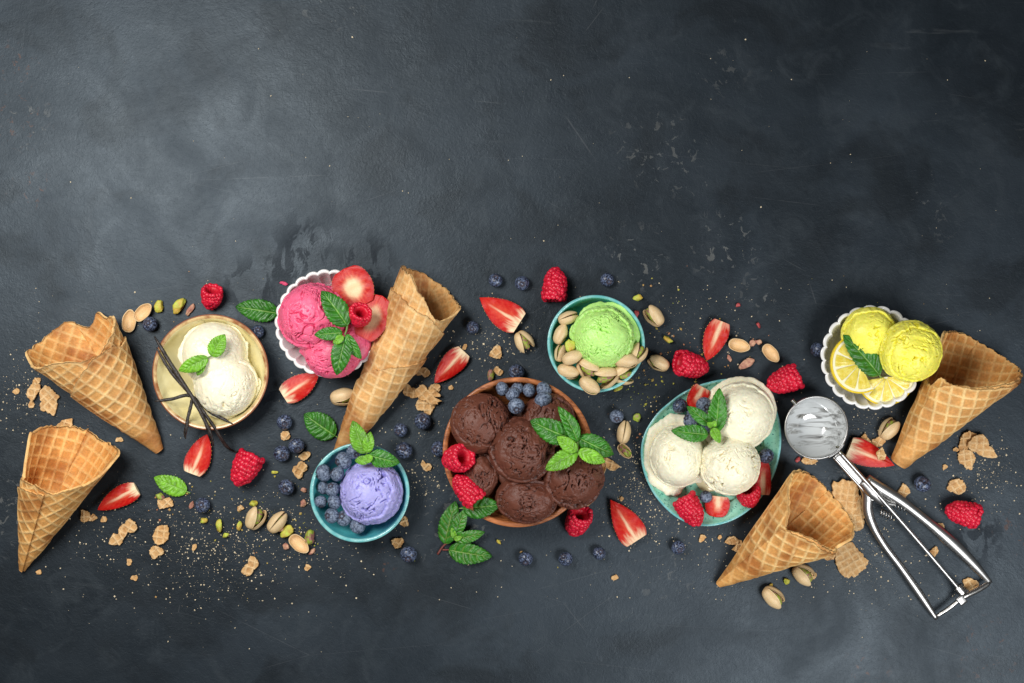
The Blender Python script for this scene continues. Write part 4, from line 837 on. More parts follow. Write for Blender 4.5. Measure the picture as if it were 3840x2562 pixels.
P_LIST = [
 ('pistachio beside the pale cone, slit facing the table edge', 1286, 1489, 26, 8, 55, 14, 94),
 ('half open pistachio beside the teal bowl, above two kernels', 958, 1944, 26, 60, 48, 20, 88),
 ('closed smooth pistachio next to the half open one by the teal bowl', 1040, 1958, 26, 50, 175, 3, 92),
 ('open pistachio below the large strawberry wedge', 1964, 1280, 26, -58, -12, 20, 80),
 ('pistachio with green tip to the right of the aqua bowl, upper one', 2452, 1186, 26, 132, -55, 16, 86),
 ('pistachio to the right of the aqua bowl, lower one', 2470, 1362, 26, 155, -72, 14, 82),
 ('closed oval pistachio between the wooden bowl and the plate', 2340, 1621, 26, 80, 178, 2, 86),
 ('pistachio beside the blunt cone and lemon ramekin', 3333, 1609, 26, 52, -52, 14, 88),
 ('split pistachio right under the gaping cone', 3013, 2153, 26, -36, -36, 18, 90),
 ('split pistachio lowest of all, below the gaping cone', 2900, 2239, 26, -42, -45, 14, 92),
 ('topmost pistachio in the aqua bowl, rounded end showing', 2130, 1192, 118, 20, 168, 4, 76),
 ('second pistachio from the top in the aqua bowl', 2103, 1253, 108, 66, 95, 12, 80),
 ('third pistachio down the left wall of the aqua bowl', 2101, 1325, 104, 78, 150, 8, 66),
 ('pistachio lying on top of others at the left of the green scoop', 2146, 1339, 140, 26, 105, 10, 82),
 ('pistachio against the lower left wall of the aqua bowl', 2130, 1394, 116, -18, 82, 12, 84),
 ('gaping pistachio with pink kernel below the green scoop', 2203, 1382, 128, -42, 42, 26, 84),
 ('pistachio overhanging the lower rim of the aqua bowl', 2211, 1447, 142, -38, 85, 14, 86),
 ('wide open pistachio with pink kernel at the bottom of the aqua bowl', 2274, 1415, 126, 202, -32, 28, 88),
 ('open pistachio with green kernel, lower right in the aqua bowl', 2338, 1404, 112, 8, 30, 30, 84),
 ('pistachio with purple slit leaning on the green scoop', 2346, 1353, 142, -8, 78, 12, 92),
 ('pistachio tucked against the right wall of the aqua bowl', 2391, 1327, 126, 58, 18, 18, 80),
]
for l, x, y, z, a, r, g, ln in P_LIST: pistachio(l, x, y, z, a, r*.85 if abs(r) < 100 else r, g*1.6, ln)
for l, x, y, z, a, ln, tl in [
 ('empty upright pistachio shell half beside the left cone', 484, 1204, 0, 82, 86, (0, 8)),
 ('empty slanted pistachio shell half leaning on another shell', 535, 1171, 8, 42, 84, (-8, -8)),
 ('empty pistachio shell half beside the teal bowl', 1121, 2040, 0, -42, 88, (0, 0)),
 ('empty pistachio shell half beside the red strawberry wedge', 2772, 1296, 0, -14, 82, (0, 6)),
 ('empty pistachio shell half above the raspberry and the disher', 2891, 1325, 0, -48, 80, (0, -4)),
 ('empty pistachio shell half peeping out from the wooden bowl rim', 2254, 1758, 0, 70, 62, (0, -10)),
 ('pistachio shell half with purple kernel below the closed pistachio', 2343, 1692, 0, -48, 66, (0, 8))]:
    empty_shell(l, x, y, z, a, ln, tl)
DSP, DFC = csphere(9)
def chunk(name, label, cat, x, y, z0, r, mat, seed, stretch=(1, .6, .5), ang=0, group=None, rough=.3, cols=None):
    k = 1-z0/D; d = DSP; g_ = np.random.default_rng(seed); pl = g_.normal(size=(11, 3)); pl /= np.linalg.norm(pl, axis=1)[:, None]
    hh = np.min(g_.uniform(.62, 1.0, 11)[None]/np.maximum(d@pl.T, .05), axis=1); hh = np.minimum(hh, 1.15)
    v = d*np.array(stretch)*r*hh[:, None]*(1+rough*.5*noise(d*1.7+seed*3.3, seed)+rough*.4*noise(d*4.7+seed, seed+1))[:, None]
    a = math.radians(ang); v = v@np.array([[math.cos(a), math.sin(a), 0], [-math.sin(a), math.cos(a), 0], [0, 0, 1]]); v[:, 2] -= v[:, 2].min()
    c = W(x, y, z0); solo(name, v+c, DFC, MAT[mat], label, cat, c, cols, group)
KG = 'pistachio kernel pieces'
for i, (x, y, z, r, a, m, st, lab) in enumerate([
 (600, 1151, 0, 26, 70, 'kernel_cut', (1, .6, .4), 'broken green pistachio kernel beside an empty shell'),
 (676, 1149, 0, 30, 50, 'kernel_cut', (1, .6, .55), 'whole green pistachio kernel above the cream bowl'),
 (712, 1165, 0, 26, 60, 'skin', (1, .45, .25), 'papery pistachio skin flake touching the cream bowl rim'),
 (765, 1950, 0, 15, 10, 'kernel_cut', (1, .7, .6), 'yellow kernel bit below the blueberry and mint leaf'),
 (824, 1972, 0, 25, 85, 'kernel_cut', (1, .52, .5), 'long yellow kernel piece left of the half open pistachio'),
 (849, 2007, 0, 13, 50, 'kernel_cut', (1, .7, .7), 'small yellow kernel bit below the long kernel piece'),
 (899, 1970, 0, 16, 80, 'kernel_cut', (1, .6, .6), 'small green kernel bit touching the half open pistachio'),
 (954, 1889, 0, 15, 20, 'kernel_cut', (1, .8, .7), 'bright green kernel bit above the half open pistachio'),
 (1077, 1993, 0, 32, 42, 'kernel_cut', (1, .55, .4), 'split yellow kernel against the closed pistachio'),
 (1057, 1983, 6, 14, 30, 'skin', (1, .6, .5), 'pink skin flake on the closed pistachio edge'),
 (1164, 2007, 0, 30, 75, 'kernel', (1, .62, .55), 'purple and green kernel close to the teal bowl'),
 (1030, 1770, 0, 12, 0, 'kernel_cut', (1, .5, .5), 'tiny orange kernel bit beside the plump raspberry'),
 (1074, 2049, 0, 15, 60, 'skin', (1, .8, .6), 'pinkish crumb left of the empty shell by the teal bowl'),
 (1173, 2066, 0, 17, 40, 'skin', (1, .4, .4), 'curled shell splinter right of the empty shell by the teal bowl'),
 (2390, 1118, 0, 16, 10, 'kernel_cut', (1, .85, .7), 'green kernel cube above the aqua bowl'),
 (2505, 1276, 0, 19, -40, 'kernel_cut', (1, .6, .6), 'bright green kernel sliver right of the aqua bowl'),
 (1842, 1407, 0, 19, 80, 'kernel', (1, .7, .6), 'dull green kernel at the upper wooden bowl rim'),
 (2388, 1566, 0, 17, 30, 'kernel', (1, .8, .5), 'kernel flake between the plate and the holed blueberry'),
 (2343, 1692, 8, 28, -48, 'kernel', (1, .6, .55), 'purple kernel sitting in its shell half'),
 (2138, 1298, 132, 28, -70, 'kernel_cut', (1, .6, .4), 'bare green kernel among the pistachios in the aqua bowl'),
 (2799, 1362, 0, 32, 40, 'skin', (1, .5, .2), 'large reddish skin flake below the empty shells'),
 (2733, 1344, 0, 13, -60, 'skin', (1, .6, .3), 'small reddish skin flake near the raspberry'),
 (2820, 1285, 0, 16, 60, 'skin', (1, .7, .35), 'yellowish skin flake between the two empty shells'),
 (2844, 1282, 0, 13, -20, 'skin', (1, .7, .35), 'orange skin flake right beside the yellowish one'),
 (2843, 1219, 0, 12, -60, 'red_skin', (1, .55, .5), 'small dark red flake above the empty shells'),
 (2766, 1145, 0, 10, 10, 'red_skin', (1, .7, .5), 'lone pink flake high above the strawberry wedge'),
 (2990, 1724, 0, 12, 60, 'red_skin', (1, .65, .5), 'dark red flake below the disher bowl'),
 (2386, 1176, 0, 14, 80, 'red_skin', (1, .6, .5), 'red flake touching the aqua bowl rim'),
 (2316, 1457, 0, 18, 25, 'kernel_cut', (1, .45, .4), 'yellow green kernel sliver at the lower aqua bowl rim'),
 (2950, 2180, 0, 13, -40, 'kernel_cut', (1, .75, .7), 'green kernel bit between the two split pistachios'),
 (2890, 2196, 0, 9, 60, 'kernel_cut', (1, .8, .7), 'tiny green kernel bit touching the lowest pistachio'),
 (1871, 2031, 0, 11, -60, 'kernel_cut', (1, .6, .6), 'green kernel bit right of the red veined mint sprig'),
 (1141, 1838, 0, 13, 0, 'skin', (1, .7, .4), 'pink skin flake between a blueberry and the teal bowl'),
 (1136, 1889, 0, 16, 80, 'skin', (1, .75, .4), 'reddish skin flake against the left side of the teal bowl'),
 (720, 1893, 0, 15, 70, 'skin', (1, .55, .4), 'orange skin flake touching the blueberry below the mint leaf'),
 (603, 1861, 0, 18, -20, 'kernel', (1, .65, .5), 'pinkish kernel bit above a clumped wafer crumb'),
]): chunk('pistachio_piece', lab, 'pistachio piece', x, y, z, r, m, i+3, st, a, KG, .22)
chunk('ice_cream_drip', 'tiny pink ice cream smear beside the ramekin', 'ice cream drip', 1063, 1062, 0, 16, 'ice', 5, (1, .45, .25), -10, None, .5, np.ones((len(DSP), 1))*PNK[1])

# ------------------------------------------------------------------ lemon slices
def lemon_slice(label, cx, cy, z, R, dirang, span, thick, tilt, nseg, seed):
    """dirang: image direction of the middle of the arc; span: its opening angle"""
    c = W(cx, cy, z); k = 1-z/D; R = R*k; o = thing('lemon_slice', label, 'lemon slice', c, (math.radians(tilt[0]), math.radians(tilt[1]), math.radians(dirang)), 'lemon slices')
    a0 = math.radians(span/2); n = 48; th = np.linspace(-a0, a0, n)
    def ringpart(nm, r0, r1, z0, z1, mat):
        sec = [(r0, z0), (r0, z1), ((r0+r1)/2, z1+.6), (r1-1.5, z1), (r1, z1-2), (r1, z0)]; V = []
        for r, zz in sec: V.append(np.stack([r*np.cos(th), r*np.sin(th), zz+0*th], -1))
        V = np.concatenate(V); F = [list(q[::-1]) for q in gridf(len(sec), n)]; m = len(sec)
        F.append([i*n for i in range(m)]); F.append([i*n+n-1 for i in range(m)][::-1]); F += [[j, j+1, (m-1)*n+j+1, (m-1)*n+j] for j in range(n-1)]
        link(nm, mesh(nm, V, F, smooth=False), MAT[mat], o)
    ringpart('rind', R*.955, R, -thick, 0, 'rind'); ringpart('pith', .5, R*.953, -thick, -1.5, 'pith')
    e = math.radians(2.2); w_ = 2*a0/nseg
    for s in range(nseg):
        t0, t1 = -a0+s*w_+e, -a0+(s+1)*w_-e
        if s in (0,): t0 = -a0-.0
        if s == nseg-1: t1 = a0
        m = 14; nr = 12; tq = np.linspace(t0, t1, m); V = []
        for i in range(nr):
            f = i/(nr-1); r = R*(.07+.79*f); ins = 1-.12*(f**6); tm = (t0+t1)/2; tt = tm+(tq-tm)*ins
            zz = -.2+2.2*math.sin(math.pi*min(1, f*1.02))**.5*np.sin(np.linspace(0.02, math.pi-.02, m))**.5+.9*noise(np.stack([np.full(m, f*4), tq*14, tq*0+seed+s], -1), seed)
            V.append(np.stack([r*np.cos(tt), r*np.sin(tt), zz], -1))
        link('segment', mesh('segment', np.concatenate(V), gridf(nr, m)), MAT['lemon'], o)
lemon_slice('half lemon slice under the large mint leaf', 3226, 1364, 128, 112, 208, 176, 16, (0, -6), 5, 1)
lemon_slice('lower half lemon slice at the ramekin edge, thick rind showing', 3322, 1414, 112, 108, 276, 170, 20, (4, 4), 5, 2)

# ------------------------------------------------------------------ vanilla pods
def pod(label, P, r, seed, hook=False):
    q = spline([W(*p) for p in P], 70); t = np.linspace(0, 1, 70); rr = r*(.35+.65*np.minimum(1, np.minimum(t*9, (1-t)*7)))*(1+.13*n1(t*22, seed))
    v, f = tube(q, rr, rr*.8, 12); n = noise(v*np.array([.06, .06, .3])+seed, seed); v = v+np.stack([n, n*.6, n], -1)*.8
    c = np.array([q[:, 0].mean(), q[:, 1].mean(), max(0, v[:, 2].min())]); solo('vanilla_pod', v, f, MAT['vanilla'], label, 'vanilla pod', c, None, 'vanilla pods')
pod('longest vanilla pod crossing the cream bowl to the strawberry wedge', [(580, 1262, 126), (610, 1315, 128), (650, 1380, 130), (692, 1445, 132), (729, 1504, 133), (761, 1563, 133), (780, 1605, 130), (794, 1640, 116), (801, 1672, 98)], 7.2, 1)
pod('vanilla pod with a hooked end reaching the raspberry', [(586, 1303, 124), (620, 1362, 124), (663, 1422, 124), (706, 1470, 124), (753, 1531, 126), (790, 1582, 126), (824, 1634, 98), (850, 1674, 50), (872, 1690, 20), (890, 1694, 10), (899, 1684, 8)], 6.4, 2)
pod('vanilla pod lying flat across the cream bowl beneath the others', [(582, 1505, 124), (643, 1497, 122), (712, 1484, 114), (752, 1512, 108), (790, 1546, 108), (830, 1568, 112), (873, 1590, 123)], 6.4, 3)
pod('short vanilla pod hanging straight down over the cream bowl rim', [(724, 1486, 122), (714, 1530, 124), (704, 1570, 125), (698, 1606, 122), (694, 1634, 110), (696, 1646, 104)], 6.4, 4)

# ------------------------------------------------------------------ disher
def disher():
    c = W(3061, 1604, 112); k = 1-112/D; R = 117*k; org = np.array([c[0], c[1], 0])
    o = thing('ice_cream_disher', 'polished steel ice cream disher with milk smeared bowl', 'disher', org)
    out = smoothprof([(.1, 3), (R*.4, 8), (R*.75, 40), (R*.95, 84), (R, 112)], 26); inn = smoothprof([(R-3, 112), (R*.95-3, 84), (R*.74-3, 43), (R*.4, 12), (.1, 7)], 30)
    v, f = lathe(out, 96); part('bowl', v+org, f, MAT['steel'], o)
    v, f = lathe(inn, 96); part('bowl_lining', v+org, f, MAT['milk'], o)
    a = np.linspace(0, 2*np.pi, 97)[:-1]; b = np.linspace(0, 2*np.pi, 9)[:-1]; A, B = np.meshgrid(a, b, indexing='ij'); rr = R-1+3.6*np.cos(B)
    v = np.stack([rr*np.cos(A), rr*np.sin(A), 112+3.2*np.sin(B)], -1).reshape(-1, 3)+org; i, j = np.meshgrid(np.arange(96), np.arange(8), indexing='ij')
    part('rim', v, np.stack([i*8+j, ((i+1) % 96)*8+j, ((i+1) % 96)*8+(j+1) % 8, i*8+(j+1) % 8], -1).reshape(-1, 4), MAT['steel'], o)
    # sweep blade: an arc following the inside of the bowl
    d = W(3609, 2243, 60)-c; d[2] = 0; d /= np.linalg.norm(d); s = np.cross((0, 0, 1.0), d)
    ph = np.linspace(math.radians(4), math.radians(176), 40); tl = math.radians(38); Rb = R-7; P = []
    for q in ph: P.append(c+d*math.cos(q)*Rb+(s*math.cos(tl)-np.array([0, 0, 1])*math.sin(tl))*(math.sin(q)*Rb))
    v, f = tube(np.array(P), 6.5, 1.0, 8); part('sweep_blade', v, f, MAT['milk'], o)
    v, f = tube(spline([c-d*(R-4)-(0, 0, 2), c-d*(R+20)-(0, 0, 2)], 6), 7, 7, 14); part('pivot_pin', v, f, MAT['steel'], o)
    w_ = lambda x, y, z: W(x, y, z)
    # collar on the rim
    P = []
    for q in np.linspace(-.34, .34, 14): P.append(c+(R+2.5)*(d*math.cos(q)+s*math.sin(q))-(0, 0, 3))
    v, f = tube(np.array(P), 2.6, 9, 10, 4); part('collar', v, f, MAT['steel'], o)
    sh = spline([w_(3136, 1704, 104), w_(3190, 1765, 92), w_(3256, 1838, 76)], 16)
    v, f = tube(sh, 19, 6, 20, 2.4); part('shank', v, f, MAT['steel'], o)
    for sg in (-1, 1):
        q = sh+sg*15*s+np.array([0, 0, 6]); v, f = tube(q, 5, 5, 12); part('shank_edge', v, f, MAT['steel'], o)
    v, f = tube(spline([w_(3147, 1694, 116), w_(3290, 1854, 94), w_(3420, 2003, 78), w_(3600, 2214, 56)], 40), 7.5, 7.5, 14); part('ratchet_rod', v, f, MAT['steel'], o)
    def arm(P, wd, h): 
        q = spline([w_(*p) for p in P], 50); t = np.linspace(0, 1, 50); x = np.linspace(0, 1, len(wd)); return tube(q, np.interp(t, x, wd), np.interp(t, x, wd)*.85, 18, 2.0)
    v, f = arm([(3238, 1812, 74), (3252, 1846, 70), (3254, 1912, 62), (3272, 1968, 54), (3308, 2033, 46), (3376, 2125, 38), (3450, 2230, 32), (3512, 2322, 28)], [22, 21, 18, 15, 14, 14, 15, 16, 14, 8], 9); part('handle_arm', v, f, MAT['steel'], o)
    v, f = arm([(3250, 1798, 78), (3296, 1828, 74), (3375, 1878, 66), (3461, 1944, 58), (3566, 2033, 48), (3660, 2126, 40), (3714, 2186, 34)], [20, 23, 21, 18, 18, 22, 24, 22, 17, 9], 9); part('handle_arm', v, f, MAT['steel'], o)
    q0 = W(3274, 1858, 80); a = np.linspace(0, 2*np.pi, 41)[:-1]; b = np.linspace(0, 2*np.pi, 9)[:-1]; A, B = np.meshgrid(a, b, indexing='ij'); rr = 17+4*np.cos(B)
    v = np.stack([rr*np.cos(A), rr*np.sin(A), 3.6*np.sin(B)], -1).reshape(-1, 3)+q0; i, j = np.meshgrid(np.arange(40), np.arange(8), indexing='ij')
    part('pivot_ring', v, np.stack([i*8+j, ((i+1) % 40)*8+j, ((i+1) % 40)*8+(j+1) % 8, i*8+(j+1) % 8], -1).reshape(-1, 4), MAT['steel'], o)
    v, f = arm([(3236, 1806, 84), (3276, 1850, 82), (3318, 1884, 74), (3356, 1892, 70)], [22, 24, 16, 8], 5); part('pivot_plate', v, f, MAT['steel'], o)
    for (x0, y0, x1, y1) in ((3300, 1918, 3342, 1940), (3340, 1886, 3392, 1908)):
        t = np.linspace(0, 1, 90); ax = np.array([x0+(x1-x0)*0, 0]); P = []
        for u in t:
            th = u*2*math.pi*4.5; P.append(W(x0+(x1-x0)*u, y0+(y1-y0)*u, 58)+12*np.array([math.cos(th)*.35, math.cos(th), math.sin(th)]))
        v, f = tube(np.array(P), 2.0, 2.0, 6); part('spring', v, f, MAT['dark_steel'], o)
    v, f = tube(spline([w_(3511, 2312, 34), w_(3560, 2280, 42), w_(3612, 2240, 48), w_(3668, 2212, 44), w_(3710, 2186, 38)], 30), np.interp(np.linspace(0, 1, 30), [0, .1, .45, .5, .95, 1], [5, 8, 8, 11, 11, 6]), 8, 14); part('crossbar', v, f, MAT['dark_steel'], o)
    v, f = tube(spline([w_(3590, 2200, 56), w_(3612, 2226, 56)], 12), 17+3*np.cos(np.arange(12)*2.6), 13, 12, 3); part('pinion', v, f, MAT['dark_steel'], o)
    v, f = tube(spline([w_(3596, 2238, 64), w_(3616, 2264, 60)], 6), 15, 4, 12, 5); part('stop_tab', v, f, MAT['steel'], o)
disher()

# ------------------------------------------------------------------ broken wafer pieces
WF_LO, WF_MID, WF_HI = lin(172, 124, 76), lin(202, 162, 110), lin(222, 190, 142)
def shard(label, x, y, r, seed, z0=0, poly=None, ang=0, per=25, th=8, rot=None, tint=(1, 1, 1), stretch=1.0, curl=0.0, group='broken wafer pieces', tilt=0):
    big = r > 16; na, nr = (64, 12) if big else (30, 6)
    a = np.linspace(0, 2*np.pi, na, endpoint=False); c = W(x, y, z0)
    if poly is not None:
        q = np.array([(px-x, y-py) for px, py in poly], float); A = np.arctan2(q[:, 1], q[:, 0]); Rr = np.hypot(q[:, 0], q[:, 1]); o_ = np.argsort(A); A, Rr = A[o_], Rr[o_]
        base = np.interp((a+np.pi) % (2*np.pi)-np.pi, np.r_[A-2*np.pi, A, A+2*np.pi], np.r_[Rr, Rr, Rr])
    else:
        g_ = np.random.default_rng(seed*7+1); nc = int(g_.integers(5, 8)); ca = np.sort((np.arange(nc)+g_.uniform(-.32, .32, nc))*2*np.pi/nc); cr = r*g_.uniform(.72, 1.28, nc)
        cp = np.stack([cr*np.cos(ca), cr*np.sin(ca)], -1); dirs = np.stack([np.cos(a), np.sin(a)], -1); base = np.full(na, r*.7)
        for i_ in range(nc):                                  # ray against each straight broken edge
            p_, q_ = cp[i_], cp[(i_+1) % nc]; e_ = q_-p_; den = dirs[:, 0]*e_[1]-dirs[:, 1]*e_[0]; tt_ = (p_[0]*e_[1]-p_[1]*e_[0])/np.where(np.abs(den) < 1e-6, 1e-6, den); uu_ = (p_[0]*dirs[:, 1]-p_[1]*dirs[:, 0])/np.where(np.abs(den) < 1e-6, 1e-6, den)
            ok_ = (uu_ >= -.01) & (uu_ <= 1.01) & (tt_ > 0); base[ok_] = tt_[ok_]
        base = base*np.sqrt((stretch*np.cos(a-math.radians(ang)))**2+(np.sin(a-math.radians(ang))/stretch)**2)
    base = base*(1+.10*n1(a*7, seed+3)+.08*n1(a*15, seed+4))
    f_ = np.r_[np.linspace(.02, .93, nr-2), .985, 1.0]; Rg = f_[:, None]*base[None]; X = Rg*np.cos(a); Y = Rg*np.sin(a)
    g = math.radians(ang)+.4; Xr = X*math.cos(g)+Y*math.sin(g); Yr = Y*math.cos(g)-X*math.sin(g)
    h = ridge(Xr+seed*7, Yr+seed*3, per, .2)*(1 if r > 12 else .4); nz_ = noise(np.stack([X.ravel()/9, Y.ravel()/9, X.ravel()*0+seed], -1), seed).reshape(X.shape)
    top = th+h*3.6+nz_*1.6-2.2*(f_[:, None] > .99)+curl*(X*math.cos(g)+Y*math.sin(g))**2/max(r, 1)
    bend = curl*(X*math.cos(g)+Y*math.sin(g))**2/max(r, 1)
    tp = math.tan(math.radians(tilt)); lift = (X+Y)*tp*.7; lift = lift-lift.min()
    V = np.concatenate([np.stack([X, Y, top+lift], -1).reshape(-1, 3), np.stack([X, Y, .6+bend+lift], -1).reshape(-1, 3)]); n = nr*na
    ring = np.arange(na); F = [gridf(nr, na, True), gridf(nr, na, True, n, True)]
    b0 = (nr-1)*na+ring; b1 = np.roll(b0, -1); F.append(np.stack([b0, b0+n, b1+n, b1], -1)[:, ::-1])
    F = [list(map(int, q)) for q in np.concatenate(F)]; F.append([int(i) for i in ring[::-1]]); F.append([int(i)+n for i in ring])
    q = .5+.5*fbm(np.stack([X.ravel()/12, Y.ravel()/12, X.ravel()*0+seed], -1), seed+5, 3); hh = h.ravel()[:, None]
    col = WF_MID*(1-hh)+WF_HI*hh; br = (sstep(.55, .85, q)*.7)[:, None]; col = (col*(1-br)+WF_LO*br)*np.array(tint); col = np.concatenate([col, col*.9])
    solo('wafer_piece', V+c, F, MAT['wafer'], label, 'wafer piece', c, col, group)
Z = lambda ox, oy, s, pts: [(ox+px/s, oy+py/s) for px, py in pts]
